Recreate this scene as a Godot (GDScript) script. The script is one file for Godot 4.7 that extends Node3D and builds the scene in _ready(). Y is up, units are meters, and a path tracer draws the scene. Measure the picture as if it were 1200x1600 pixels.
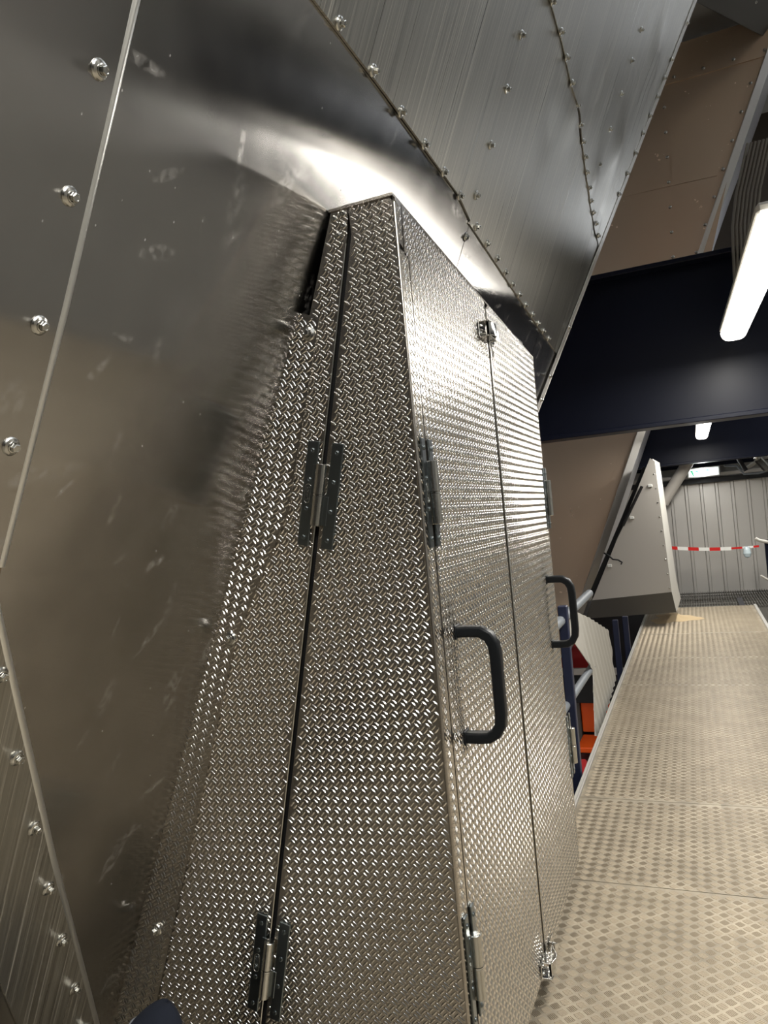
extends Node3D

const K := 0.4247            # lean of the clad hopper front: metres outward per metre of height
const WX := -1.5061681       # where that leaning plane meets the walkway level
var LS := sqrt(1.0 + K * K)
var M := {}
var screw_mesh: ArrayMesh
var rivet_mesh: ArrayMesh
var leaf_mesh: ArrayMesh
var bar_mesh: ArrayMesh
var rng := RandomNumberGenerator.new()

# ------------------------------------------------------------------ mesh collecting
class MB:
	var v := PackedVector3Array()
	var n := PackedVector3Array()
	var uv := PackedVector2Array()
	func tri(a: Vector3, b: Vector3, c: Vector3, na: Vector3, nb: Vector3, nc: Vector3, ua := Vector2.ZERO, ub := Vector2.ZERO, uc := Vector2.ZERO) -> void:
		if (b - a).cross(c - a).dot(na + nb + nc) > 0.0:   # front faces run clockwise
			v.append(a); v.append(c); v.append(b)
			n.append(na); n.append(nc); n.append(nb)
			uv.append(ua); uv.append(uc); uv.append(ub)
		else:
			v.append(a); v.append(b); v.append(c)
			n.append(na); n.append(nb); n.append(nc)
			uv.append(ua); uv.append(ub); uv.append(uc)
	func flat(a: Vector3, b: Vector3, c: Vector3, nn: Vector3, ua := Vector2.ZERO, ub := Vector2.ZERO, uc := Vector2.ZERO) -> void:
		tri(a, b, c, nn, nn, nn, ua, ub, uc)
	func quad(a: Vector3, b: Vector3, c: Vector3, d: Vector3, nn: Vector3, ua := Vector2.ZERO, ub := Vector2.ZERO, uc := Vector2.ZERO, ud := Vector2.ZERO) -> void:
		flat(a, b, c, nn, ua, ub, uc)
		flat(a, c, d, nn, ua, uc, ud)
	func mesh() -> ArrayMesh:
		var arr := []
		arr.resize(Mesh.ARRAY_MAX)
		arr[Mesh.ARRAY_VERTEX] = v
		arr[Mesh.ARRAY_NORMAL] = n
		arr[Mesh.ARRAY_TEX_UV] = uv
		var m := ArrayMesh.new()
		m.add_surface_from_arrays(Mesh.PRIMITIVE_TRIANGLES, arr)
		return m

func grid_smooth(mb: MB, rows: Array, close_v := false) -> void:   # rows of equal-length point arrays -> smooth surface
	var R := rows.size()
	var C: int = rows[0].size()
	var nn := []
	for i in R:
		var line := []
		for j in C:
			var a: Vector3 = rows[mini(i + 1, R - 1)][j] - rows[maxi(i - 1, 0)][j]
			var j1 := (j + 1) % C if close_v else mini(j + 1, C - 1)
			var j0 := (j - 1 + C) % C if close_v else maxi(j - 1, 0)
			var b: Vector3 = rows[i][j1] - rows[i][j0]
			line.append(b.cross(a).normalized())
		nn.append(line)
	for i in R - 1:
		for j in (C if close_v else C - 1):
			var k := (j + 1) % C
			mb.tri(rows[i][j], rows[i + 1][j], rows[i + 1][k], nn[i][j], nn[i + 1][j], nn[i + 1][k], Vector2(j, i), Vector2(j, i + 1), Vector2(j + 1, i + 1))
			mb.tri(rows[i][j], rows[i + 1][k], rows[i][k], nn[i][j], nn[i + 1][k], nn[i][k], Vector2(j, i), Vector2(j + 1, i + 1), Vector2(j + 1, i))

func tube(mb: MB, pts: Array, r: float, sides := 12, squash := 1.0) -> void:
	var rows := []
	var up := Vector3(0.13, 0.97, 0.21)
	for i in pts.size():
		var t: Vector3 = (pts[mini(i + 1, pts.size() - 1)] - pts[maxi(i - 1, 0)]).normalized()
		if absf(t.dot(up)) > 0.9: up = Vector3(0.95, 0.1, 0.3)
		var x := up.cross(t).normalized()
		var y := t.cross(x).normalized()
		up = y
		var row := []
		for j in sides:
			var a := TAU * j / sides
			row.append(pts[i] + x * cos(a) * r + y * sin(a) * r * squash)
		rows.append(row)
	grid_smooth(mb, rows, true)
	for e in [0, pts.size() - 1]:
		var nn: Vector3 = (pts[0] - pts[1]).normalized() if e == 0 else (pts[e] - pts[e - 1]).normalized()
		for j in sides:
			mb.flat(pts[e], rows[e][j], rows[e][(j + 1) % sides], nn)

func lathe(mb: MB, prof: Array, xf: Transform3D, sides := 20, smooth := true) -> void:   # prof: Vector2(radius, z) along the frame's z
	for i in prof.size() - 1:
		var p: Vector2 = prof[i]
		var q: Vector2 = prof[i + 1]
		var d := q - p
		var s := Vector2(d.y, -d.x).normalized()
		for j in sides:
			var a := TAU * j / sides
			var b := TAU * (j + 1) / sides
			var f := func(rad: float, an: float, z: float) -> Vector3: return xf * Vector3(rad * cos(an), rad * sin(an), z)
			var g := func(an: float) -> Vector3: return (xf.basis * Vector3(s.x * cos(an), s.x * sin(an), s.y)).normalized()
			var m := (a + b) / 2.0
			var na: Vector3 = g.call(a if smooth else m)
			var nb: Vector3 = g.call(b if smooth else m)
			mb.tri(f.call(p.x, a, p.y), f.call(q.x, a, q.y), f.call(q.x, b, q.y), na, na, nb)
			mb.tri(f.call(p.x, a, p.y), f.call(q.x, b, q.y), f.call(p.x, b, p.y), na, nb, nb)

func box(mb: MB, xf: Transform3D, s: Vector3, c := 0.0) -> void:   # centred box, chamfered by c
	var h := s * 0.5
	c = minf(c, minf(h.x, minf(h.y, h.z)) * 0.9)
	for ax in 3:
		for sg in [-1.0, 1.0]:
			var u := (ax + 1) % 3
			var w := (ax + 2) % 3
			var nn := Vector3.ZERO
			nn[ax] = sg
			var q := []
			for k in [[-1, -1], [1, -1], [1, 1], [-1, 1]]:
				var p := Vector3.ZERO
				p[ax] = sg * h[ax]; p[u] = k[0] * (h[u] - c); p[w] = k[1] * (h[w] - c)
				q.append(p)
			mb.quad(xf * q[0], xf * q[1], xf * q[2], xf * q[3], (xf.basis * nn).normalized(), Vector2(q[0][u], q[0][w]), Vector2(q[1][u], q[1][w]), Vector2(q[2][u], q[2][w]), Vector2(q[3][u], q[3][w]))
	if c <= 0.0: return
	for ax in 3:
		var u := (ax + 1) % 3
		var w := (ax + 2) % 3
		for su in [-1.0, 1.0]:
			for sw in [-1.0, 1.0]:
				var q := []
				for k in [[-1, 0], [1, 0], [1, 1], [-1, 1]]:
					var p := Vector3.ZERO
					p[ax] = k[0] * (h[ax] - c)
					p[u] = su * (h[u] - (c if k[1] == 0 else 0.0)); p[w] = sw * (h[w] - (0.0 if k[1] == 0 else c))
					q.append(p)
				var nn := Vector3.ZERO
				nn[u] = su; nn[w] = sw
				mb.quad(xf * q[0], xf * q[1], xf * q[2], xf * q[3], (xf.basis * nn).normalized())
	for sx in [-1.0, 1.0]:
		for sy in [-1.0, 1.0]:
			for sz in [-1.0, 1.0]:
				var sg := Vector3(sx, sy, sz)
				mb.flat(xf * (sg * (h - Vector3(0, c, c))), xf * (sg * (h - Vector3(c, 0, c))), xf * (sg * (h - Vector3(c, c, 0))), (xf.basis * sg).normalized())

func beam_between(mb: MB, a: Vector3, b: Vector3, w: float, d: float, side := Vector3.UP, c := 0.002) -> void:
	var t := (b - a).normalized()
	var y := (side - t * side.dot(t)).normalized()
	box(mb, Transform3D(Basis(t, y, t.cross(y)), (a + b) / 2.0), Vector3(a.distance_to(b), d, w), c)

# a sheet of metal: polygon in the frame's x-y plane, thickness along z, optional waviness h(x, y) -> z on a grid of cells
func slab(mb: MB, poly: Array, xf: Transform3D, z0: float, z1: float, cell := 0.0, hf = null) -> void:
	var pp := PackedVector2Array(poly)
	if Geometry2D.is_polygon_clockwise(pp): pp.reverse()
	var top := func(p: Vector2) -> Vector3: return xf * Vector3(p.x, p.y, z1 + (hf.call(p) if hf != null else 0.0))
	var nz := xf.basis.z.normalized()
	var nrm := func(p: Vector2) -> Vector3:
		if hf == null: return nz
		var e := 0.004
		var dx: float = (hf.call(p + Vector2(e, 0)) - hf.call(p - Vector2(e, 0))) / (2 * e)
		var dy: float = (hf.call(p + Vector2(0, e)) - hf.call(p - Vector2(0, e))) / (2 * e)
		return (xf.basis * Vector3(-dx, -dy, 1)).normalized()
	var pieces := []
	if cell > 0.0:
		var lo := pp[0]
		var hi := pp[0]
		for p in pp: lo = lo.min(p); hi = hi.max(p)
		for i in int(ceil((hi.x - lo.x) / cell)):
			for j in int(ceil((hi.y - lo.y) / cell)):
				var o := lo + Vector2(i, j) * cell
				for q in Geometry2D.intersect_polygons(pp, PackedVector2Array([o, o + Vector2(cell, 0), o + Vector2(cell, cell), o + Vector2(0, cell)])): pieces.append(q)
	else: pieces.append(pp)
	for q in pieces:
		var ix := Geometry2D.triangulate_polygon(q)
		for t in range(0, ix.size(), 3):
			var a: Vector2 = q[ix[t]]
			var b: Vector2 = q[ix[t + 1]]
			var c: Vector2 = q[ix[t + 2]]
			mb.tri(top.call(a), top.call(b), top.call(c), nrm.call(a), nrm.call(b), nrm.call(c), a, b, c)
	var ib := Geometry2D.triangulate_polygon(pp)
	for t in range(0, ib.size(), 3):
		mb.flat(xf * Vector3(pp[ib[t]].x, pp[ib[t]].y, z0), xf * Vector3(pp[ib[t + 1]].x, pp[ib[t + 1]].y, z0), xf * Vector3(pp[ib[t + 2]].x, pp[ib[t + 2]].y, z0), -nz, pp[ib[t]], pp[ib[t + 1]], pp[ib[t + 2]])
	for i in pp.size():
		var a := pp[i]
		var b := pp[(i + 1) % pp.size()]
		var steps := maxi(1, int(a.distance_to(b) / cell)) if cell > 0.0 else 1
		var o := (xf.basis * Vector3(b.y - a.y, a.x - b.x, 0)).normalized()
		for k in steps:
			var c := a.lerp(b, float(k) / steps)
			var d := a.lerp(b, float(k + 1) / steps)
			mb.quad(xf * Vector3(c.x, c.y, z0), xf * Vector3(d.x, d.y, z0), top.call(d), top.call(c), o, c, d, d, c)

# a strip of half-round or folded edge, lying along a line on a plane
func bead(mb: MB, a: Vector3, b: Vector3, nz: Vector3, w: float, h: float) -> void:
	var t := (b - a).normalized()
	var s := nz.cross(t).normalized()
	var rows := []
	for p in [a, b]:
		var row := []
		for k in 9:
			var an := PI * k / 8.0
			row.append(p + s * cos(an) * w * 0.5 + nz * sin(an) * h)
		rows.append(row)
	grid_smooth(mb, rows)
	# turn normals outward
	for i in mb.n.size():
		if mb.n[i].dot(nz) < -0.2: pass

# ------------------------------------------------------------------ nodes
func thing(called: String, label: String, category: String, at := Vector3.ZERO, group := "") -> Node3D:
	var o := Node3D.new()
	o.name = called
	o.position = at
	add_child(o, true)
	o.set_meta("label", label)
	o.set_meta("category", category)
	if group: o.set_meta("group", group)
	return o

func setting(called: String, label: String) -> Node3D:
	var o := Node3D.new()
	o.name = called
	add_child(o, true)
	o.set_meta("kind", "structure")
	o.set_meta("label", label)
	return o

func part(called: String, what, mat: Material, parent: Node3D, label := "") -> MeshInstance3D:   # the mesh is given in world coordinates
	var o := MeshInstance3D.new()
	o.name = called
	o.mesh = what.mesh() if what is MB else what
	o.material_override = null
	o.set_surface_override_material(0, mat)
	parent.add_child(o, true)
	o.transform = parent.global_transform.affine_inverse()
	if label: o.set_meta("label", label)
	return o

func put(called: String, m: Mesh, mat: Material, parent: Node3D, xf: Transform3D) -> MeshInstance3D:   # a shared mesh, placed
	var o := MeshInstance3D.new()
	o.name = called
	o.mesh = m
	o.set_surface_override_material(0, mat)
	parent.add_child(o, true)
	o.transform = parent.global_transform.affine_inverse() * xf
	return o

func stuff(called: String, m: Mesh, mat: Material, parent: Node3D, places: Array, label := "") -> void:
	if places.is_empty(): return
	var mm := MultiMesh.new()
	mm.transform_format = MultiMesh.TRANSFORM_3D
	mm.mesh = m
	mm.instance_count = places.size()
	for i in places.size(): mm.set_instance_transform(i, places[i])
	var o := MultiMeshInstance3D.new()
	o.name = called
	o.multimesh = mm
	o.material_override = mat
	parent.add_child(o, true)
	o.transform = parent.global_transform.affine_inverse()
	o.set_meta("kind", "stuff")
	if label: o.set_meta("label", label)

func frame(o: Vector3, x: Vector3, n: Vector3) -> Transform3D:
	var z := n.normalized()
	var xx := (x - z * x.dot(z)).normalized()
	return Transform3D(Basis(xx, z.cross(xx), z), o)

func spun(xf: Transform3D, at: Vector2, lift := 0.0, spin := 0.0, k := 1.0) -> Transform3D:
	return Transform3D(xf.basis * Basis(Vector3.BACK, spin) * Basis.from_scale(Vector3(k, k, k)), xf * Vector3(at.x, at.y, lift))

# raised wheat-grain pattern of chequered plate
func grains(poly: Array, xf: Transform3D, turn: float, px := 0.0236, py := 0.0220, inset := 0.0055) -> Array:
	var out := []
	var pp := PackedVector2Array(poly)
	var shr := Geometry2D.offset_polygon(pp, -inset)
	if shr.is_empty(): return out
	for sp in shr:
		var lo := Vector2(INF, INF)
		var hi := -lo
		for p in sp:
			var r: Vector2 = p.rotated(-turn)
			lo = lo.min(r); hi = hi.max(r)
		for i in range(int(floor(lo.x / px)) - 1, int(ceil(hi.x / px)) + 2):
			for j in range(int(floor(lo.y / py)) - 1, int(ceil(hi.y / py)) + 2):
				for w in 2:                                    # a pair leaning one way, then a pair leaning the other
					var an := 0.76 if w else -0.76
					var c := Vector2((i + 0.5 * w) * px, (j + 0.5 * w) * py)
					for sd in [-1.0, 1.0]:
						var p: Vector2 = (c + Vector2(-sin(an), cos(an)) * sd * 0.0043).rotated(turn)
						if Geometry2D.is_point_in_polygon(p, sp): out.append(spun(xf, p, 0.0, turn + an))
	return out

func make_shared() -> void:
	# a grain: pointed oval dome, 17 mm long
	var mb := MB.new()
	var rows := []
	var N := 12
	for ring in [[1.0, 1.0, 0.0], [0.9, 0.55, 0.85], [0.72, 0.16, 1.25]]:   # length, breadth, height
		var row := []
		for j in N:
			var a := TAU * j / N
			var c := cos(a)
			row.append(Vector3(0.0080 * ring[0] * c, 0.0030 * ring[1] * sin(a) * (1.0 - 0.35 * c * c * c * c), 0.0011 * ring[2]))
		rows.append(row)
	var nn := []
	for i in 3:
		var line := []
		for j in N:
			var a := TAU * j / N
			var f: float = [0.80, 0.62, 0.16][i]
			var e: float = pow(absf(cos(a)), 3.0) * signf(cos(a))
			line.append(Vector3(0.5 * f * e, f * sin(a), 1.0 - 0.45 * f).normalized())
		nn.append(line)
	for i in 2:
		for j in N:
			var k := (j + 1) % N
			mb.tri(rows[i][j], rows[i + 1][j], rows[i + 1][k], nn[i][j], nn[i + 1][j], nn[i + 1][k])
			mb.tri(rows[i][j], rows[i + 1][k], rows[i][k], nn[i][j], nn[i + 1][k], nn[i][k])
	for j in N: mb.tri(Vector3(0, 0, 0.0014), rows[2][j], rows[2][(j + 1) % N], Vector3.BACK, nn[2][j], nn[2][(j + 1) % N])
	leaf_mesh = mb.mesh()
	# five short bars of the walkway plate
	mb = MB.new()
	for b in 5:
		var y := (b - 2) * 0.0049
		var l := 0.0122 if b % 4 else 0.0105
		var top := 0.0011
		var P := [Vector3(-l, y - 0.0019, 0), Vector3(l, y - 0.0019, 0), Vector3(l, y + 0.0019, 0), Vector3(-l, y + 0.0019, 0)]
		var Q := [Vector3(-l + 0.0015, y - 0.0009, top), Vector3(l - 0.0015, y - 0.0009, top), Vector3(l - 0.0015, y + 0.0009, top), Vector3(-l + 0.0015, y + 0.0009, top)]
		mb.quad(Q[0], Q[1], Q[2], Q[3], Vector3.BACK)
		mb.quad(P[0], P[1], Q[1], Q[0], Vector3(0, -0.75, 0.66))
		mb.quad(P[2], P[3], Q[3], Q[2], Vector3(0, 0.75, 0.66))
		mb.quad(P[1], P[2], Q[2], Q[1], Vector3(0.75, 0, 0.66))
		mb.quad(P[3], P[0], Q[0], Q[3], Vector3(-0.75, 0, 0.66))
	bar_mesh = mb.mesh()
	# hexagon-headed sheet screw on its domed washer
	mb = MB.new()
	var I := Transform3D.IDENTITY
	lathe(mb, [Vector2(0.0135, 0), Vector2(0.0137, 0.002)], I, 24)
	lathe(mb, [Vector2(0.0137, 0.002), Vector2(0.012, 0.004), Vector2(0.0085, 0.0055)], I, 24)
	lathe(mb, [Vector2(0.0085, 0.0055), Vector2(0.0082, 0.007), Vector2(0.0065, 0.0073)], I, 24)
	lathe(mb, [Vector2(0.0066, 0.007), Vector2(0.0066, 0.0135), Vector2(0.0056, 0.0145)], I, 6, false)
	lathe(mb, [Vector2(0.0056, 0.0145), Vector2(0.004, 0.0146)], I, 6, false)
	lathe(mb, [Vector2(0.004, 0.0146), Vector2(0.0034, 0.0141), Vector2(0.0, 0.0141)], I, 12)
	screw_mesh = mb.mesh()
	# small button-headed screw with a hexagon socket
	mb = MB.new()
	lathe(mb, [Vector2(0.0075, 0), Vector2(0.0072, 0.0018), Vector2(0.0058, 0.0034), Vector2(0.0033, 0.0042)], I, 18)
	lathe(mb, [Vector2(0.0033, 0.0042), Vector2(0.0031, 0.0014)], I, 6, false)
	lathe(mb, [Vector2(0.0031, 0.0014), Vector2(0.0, 0.0012)], I, 6)
	rivet_mesh = mb.mesh()

# ------------------------------------------------------------------ materials
func mat(called: String, c: Color, rough: float, metal := 0.0, aniso := 0.0) -> StandardMaterial3D:
	var m := StandardMaterial3D.new()
	m.resource_name = called
	m.albedo_color = c
	m.roughness = rough
	m.metallic = metal
	if aniso != 0.0:
		m.anisotropy_enabled = true
		m.anisotropy = aniso
	M[called] = m
	return m

func noise_image(w: int, h: int, f: Callable) -> ImageTexture:
	var im := Image.create(w, h, false, Image.FORMAT_RGB8)
	for y in h:
		for x in w:
			im.set_pixel(x, y, f.call(x, y))
	return ImageTexture.create_from_image(im)

func smeared(w: int, smears: int, sd: int, base_noise: FastNoiseLite) -> Array:   # [albedo, roughness]: faint clouding and hand smears of dust on bright metal
	var r := RandomNumberGenerator.new()
	r.seed = sd
	var a := PackedFloat32Array()
	a.resize(w * w)
	for k in smears:
		var c := Vector2(r.randf() * w, r.randf() * w)
		var ang := r.randf_range(-0.5, 0.5) + (0.3 if k % 2 else 1.2)
		var la := r.randf_range(0.014, 0.045) * w
		var lb := la * r.randf_range(0.16, 0.4)
		var st := r.randf_range(0.10, 0.42)
		var e := int(la) + 1
		for y in range(-e, e + 1):
			for x in range(-e, e + 1):
				var p := Vector2(x, y).rotated(ang)
				var d := pow(absf(p.x) / la, 2.0) + pow(absf(p.y) / lb, 2.0)
				if d < 1.0:
					var ix := posmod(int(c.x) + x, w) + posmod(int(c.y) + y, w) * w
					a[ix] = minf(1.0, a[ix] + st * pow(1.0 - d, 0.8) * clampf(0.45 + 1.6 * base_noise.get_noise_2d(x * 4.0, y * 4.0 + k * 90), 0.0, 1.3))
	for k in smears:   # specks
		var ix := r.randi() % (w * w)
		a[ix] = r.randf_range(0.3, 0.9)
		a[(ix + 1) % (w * w)] = a[ix]
	var al := Image.create(w, w, false, Image.FORMAT_RGB8)
	var ro := Image.create(w, w, false, Image.FORMAT_RGB8)
	for y in w:
		for x in w:
			var s: float = a[x + y * w]
			var g := base_noise.get_noise_2d(x * 0.6, y * 0.6) * 0.5
			var v := clampf(0.86 + 0.05 * g + 0.14 * s, 0, 1)
			al.set_pixel(x, y, Color(v, v, v))
			var q := clampf(0.42 + 0.10 * g + 0.5 * s, 0, 1)
			ro.set_pixel(x, y, Color(q, q, q))
	var me := Image.create(w, w, false, Image.FORMAT_RGB8)
	for y in w:
		for x in w:
			var q := 1.0 - 0.75 * a[x + y * w]
			me.set_pixel(x, y, Color(q, q, q))
	return [ImageTexture.create_from_image(al), ImageTexture.create_from_image(ro), ImageTexture.create_from_image(me)]

func make_materials() -> void:
	var fn := FastNoiseLite.new()
	fn.seed = 5
	fn.frequency = 0.02
	fn.fractal_octaves = 4
	var sm := smeared(768, 84, 3, fn)
	var m := mat("smooth aluminium", Color(0.80, 0.79, 0.775), 0.36, 1.0, -1.0)
	m.metallic_texture = sm[2]
	m.albedo_texture = sm[0]
	m.roughness_texture = sm[1]
	m.uv1_scale = Vector3(0.7, 0.7, 1)
	# streaky mill finish: long lines along the rolling direction (texture x)
	var rr := RandomNumberGenerator.new()
	rr.seed = 11
	var W := 512
	var line := PackedFloat32Array()
	line.resize(W * W)
	for y in W:
		var b := 0.80 + 0.05 * fn.get_noise_1d(y * 4.0)
		for x in W: line[x + y * W] = b + 0.05 * fn.get_noise_2d(x * 0.35, y * 7.0)
	for k in 560:
		var y0 := rr.randi() % W
		var x0 := rr.randi() % W
		var l := rr.randi_range(60, 460)
		var st := rr.randf_range(-0.16, 0.26) * rr.randf()
		var w := 1 if rr.randf() < 0.7 else 2
		for x in l:
			var f := sin(PI * x / l)
			for dy in w:
				var ix := posmod(x0 + x, W) + posmod(y0 + dy + int(x * 0.01), W) * W
				line[ix] = clampf(line[ix] + st * f, 0.3, 1.0)
	var al := Image.create(W, W, false, Image.FORMAT_RGB8)
	var ro := Image.create(W, W, false, Image.FORMAT_RGB8)
	for y in W:
		for x in W:
			var g := line[x + y * W]
			al.set_pixel(x, y, Color(g, g, g))
			var q := clampf(0.5 + (g - 0.8) * 1.4, 0.1, 1.0)
			ro.set_pixel(x, y, Color(q, q, q))
	m = mat("streaked aluminium", Color(0.88, 0.87, 0.83), 0.74, 1.0, 0.4)
	m.albedo_texture = ImageTexture.create_from_image(al)
	m.roughness_texture = ImageTexture.create_from_image(ro)
	m.uv1_scale = Vector3(0.55, 1.5, 1)
	m = mat("brown-tinged aluminium", Color(0.86, 0.77, 0.68), 0.5, 0.5)
	m.roughness_texture = sm[1]
	m.uv1_scale = Vector3(0.3, 0.3, 1)
	mat("tread aluminium", Color(0.74, 0.72, 0.69), 0.27, 1.0)
	mat("grain aluminium", Color(0.84, 0.83, 0.81), 0.16, 1.0)
	mat("folded metal", Color(0.86, 0.86, 0.84), 0.3, 0.88)
	mat("bright sheet", Color(0.92, 0.92, 0.93), 0.3, 0.9)
	mat("steel", Color(0.78, 0.78, 0.76), 0.22, 1.0)
	mat("zinc", Color(0.50, 0.53, 0.54), 0.28, 1.0)
	mat("chrome", Color(0.85, 0.85, 0.84), 0.10, 1.0)
	m = mat("black plastic", Color(0.10, 0.11, 0.12), 0.38)
	m.metallic_specular = 0.32
	mat("black rubber", Color(0.03, 0.03, 0.032), 0.6)
	m = mat("navy paint", Color(0.045, 0.062, 0.12), 0.40)
	m.metallic_specular = 0.3
	m.heightmap_enabled = false
	mat("grey paint", Color(0.45, 0.47, 0.49), 0.5)
	mat("pale grey paint", Color(0.70, 0.69, 0.66), 0.5)
	mat("off-white paint", Color(0.72, 0.70, 0.67), 0.55)
	mat("dark grey paint", Color(0.36, 0.35, 0.33), 0.55)
	mat("orange paint", Color(0.95, 0.36, 0.06), 0.45)
	mat("red paint", Color(0.62, 0.09, 0.10), 0.5)
	mat("dark red paint", Color(0.36, 0.17, 0.16), 0.6)
	mat("charcoal paint", Color(0.10, 0.105, 0.115), 0.6)
	mat("cable grey", Color(0.42, 0.40, 0.36), 0.6)
	mat("galvanised", Color(0.80, 0.79, 0.77), 0.45, 0.65)
	mat("white plastic", Color(0.88, 0.88, 0.86), 0.4)
	mat("tape red", Color(0.78, 0.10, 0.09), 0.4)
	mat("tape white", Color(0.9, 0.9, 0.88), 0.4)
	mat("bag film", Color(0.78, 0.84, 0.86), 0.25)
	mat("sawdust", Color(0.68, 0.60, 0.47), 0.95)
	mat("yellow", Color(0.75, 0.62, 0.25), 0.6)
	mat("navy cloth", Color(0.10, 0.125, 0.18), 0.9)
	mat("blue post paint", Color(0.10, 0.13, 0.23), 0.45)
	mat("pale thread", Color(0.55, 0.57, 0.60), 0.8)
	mat("rusty mark", Color(0.40, 0.30, 0.25), 0.6)
	m = mat("concrete", Color(0.42, 0.40, 0.38), 0.9)
	m = mat("ceiling sheet", Color(0.80, 0.81, 0.81), 0.7)
	mat("pale wall", Color(0.74, 0.73, 0.70), 0.7)
	m = mat("glass", Color(1, 1, 1, 0.08), 0.05)
	m.transparency = BaseMaterial3D.TRANSPARENCY_ALPHA
	m = mat("brown wall", Color(0.30, 0.27, 0.24), 0.75)
	# walkway plate: dulled aluminium with a film of tan dust
	var fl := noise_image(512, 512, func(x, y):
		var g := 0.9 + 0.16 * fn.get_noise_2d(x * 0.9, y * 0.9) + 0.05 * fn.get_noise_2d(x * 6.0, y * 6.0)
		g = clampf(g, 0.3, 1.0)
		return Color(g, g, g))
	m = mat("walkway aluminium", Color(0.71, 0.665, 0.585), 0.5, 0.5)
	m.albedo_texture = fl
	m.uv1_scale = Vector3(0.5, 0.5, 1)
	m = mat("worn bars", Color(0.64, 0.59, 0.51), 0.42, 0.65)
	m = mat("lamp diffuser", Color(0.95, 0.95, 0.93), 0.5)
	m.emission_enabled = true
	m.emission = Color(1.0, 0.98, 0.95)
	m.emission_energy_multiplier = 5.0
	m = mat("exit face", Color(0.92, 0.95, 0.93), 0.5)
	m.emission_enabled = true
	m.emission = Color(0.92, 1.0, 0.96)
	m.emission_energy_multiplier = 1.0
	mat("exit green", Color(0.10, 0.62, 0.42), 0.5)

# ------------------------------------------------------------------ the scene
func _ready() -> void:
	rng.seed = 7
	var cam := Camera3D.new()
	cam.name = "camera"
	cam.transform = Transform3D(Basis(Vector3(0.918509, -0.089627, -0.385108), Vector3(0.088764, 0.995851, -0.020058), Vector3(0.385307, -0.01576, 0.922654)), Vector3(0, 1.35, 0))
	cam.fov = rad_to_deg(2.0 * atan(800.0 / 1150.0))
	cam.near = 0.02
	cam.far = 100.0
	add_child(cam)
	cam.current = true
	var we := WorldEnvironment.new()
	we.name = "surroundings"
	var e := Environment.new()
	e.background_mode = Environment.BG_COLOR
	e.background_color = Color(0.95, 0.97, 1.0)
	e.background_energy_multiplier = 2.1
	e.tonemap_mode = Environment.TONE_MAPPER_LINEAR
	e.tonemap_exposure = 1.3
	e.sdfgi_enabled = true
	e.ssao_enabled = true
	e.ssil_enabled = true
	we.environment = e
	add_child(we)
	make_shared()
	make_materials()
	lamps()
	room()
	walkway()
	near_hopper()
	enclosure()
	beams()
	far_hopper()
	lower_level()
	railings()
	small_things()

func lamps() -> void:
	# [x, y, z of near end, z of far end, label]
	for L in [
		[0.327, 2.255, -2.72, -4.66, "long white strip lamp hanging in front of the large navy beam", 0.025],
		[0.180, 2.06, -7.55, -9.60, "small distant strip lamp seen under the large navy beam", 0.0],
		[0.45, 2.65, 1.1, -0.9, "strip lamp above the near end of the walkway", 0.0],
		[-1.9, -0.25, -4.4, -6.4, "strip lamp below walkway level behind the plate box", 0.0],
		[2.2, 2.9, -8.1, -10.1, "strip lamp over the far right of the platform", 0.0],
		[3.4, 2.75, -1.6, -3.6, "strip lamp over the right side of the platform", 0.0]]:
		var z0: float = L[2]
		var z1: float = L[3]
		var c := Vector3(L[0], L[1], (z0 + z1) / 2.0)
		var t := thing("strip_lamp", L[4], "lamp", c, "")
		var mb := MB.new()
		var rows := []
		var len_ := (z0 - z1) / 2.0
		for k in [[-1.0, 0.15], [-0.995, 0.6], [-0.985, 0.85], [-0.965, 1.0], [0.965, 1.0], [0.985, 0.85], [0.995, 0.6], [1.0, 0.15]]:
			var row := []
			for j in 13:
				var a := PI + PI * j / 12.0
				row.append(c + Vector3(L[5] * k[0], 0, 0) + Vector3(0.068 * k[1] * signf(cos(a)) * pow(absf(cos(a)), 0.6), 0.05 * k[1] * sin(a), k[0] * len_))
			rows.append(row)
		grid_smooth(mb, rows)
		part("diffuser", mb, M["lamp diffuser"], t)
		mb = MB.new()
		box(mb, Transform3D(Basis(Vector3.UP, atan2(L[5], len_)), c + Vector3(0, 0.022, 0)), Vector3(0.142, 0.042, len_ * 1.96), 0.012)
		part("housing", mb, M["pale grey paint"], t)
		for s in [-0.6, 0.6]:
			mb = MB.new()
			if z1 < -4.5 and L[0] < 0.4:      # fixed to the girder behind it by a short arm
				if s < 0.0: beam_between(mb, c + Vector3(0, 0.045, -len_ * 0.8), Vector3(c.x, c.y + 0.045, -5.02 if L[5] > 0.0 else -10.2), 0.03, 0.02)
				else: box(mb, Transform3D(Basis(), c + Vector3(0, 0.045, 0)), Vector3(0.05, 0.01, 0.1), 0.002)
				part("hanger", mb, M["steel"], t)
				continue
			box(mb, Transform3D(Basis(), c + Vector3(0, 0.05, s * len_)), Vector3(0.03, 0.02, 0.05), 0.004)
			tube(mb, [c + Vector3(0, 0.055, s * len_), c + Vector3(0, 0.6, s * len_)], 0.004, 6)
			part("hanger", mb, M["steel"], t)
		var al := AreaLight3D.new()
		al.name = "lamp_glow"
		al.area_size = Vector2(0.125, len_ * 1.9)
		al.light_energy = 4.2
		al.light_color = Color(1.0, 0.985, 0.955)
		al.shadow_enabled = true
		al.area_range = 30.0
		al.rotation = Vector3(-PI / 2, atan2(L[5], len_), 0)
		al.position = Vector3(0, -0.056, 0)
		t.add_child(al)

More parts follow.
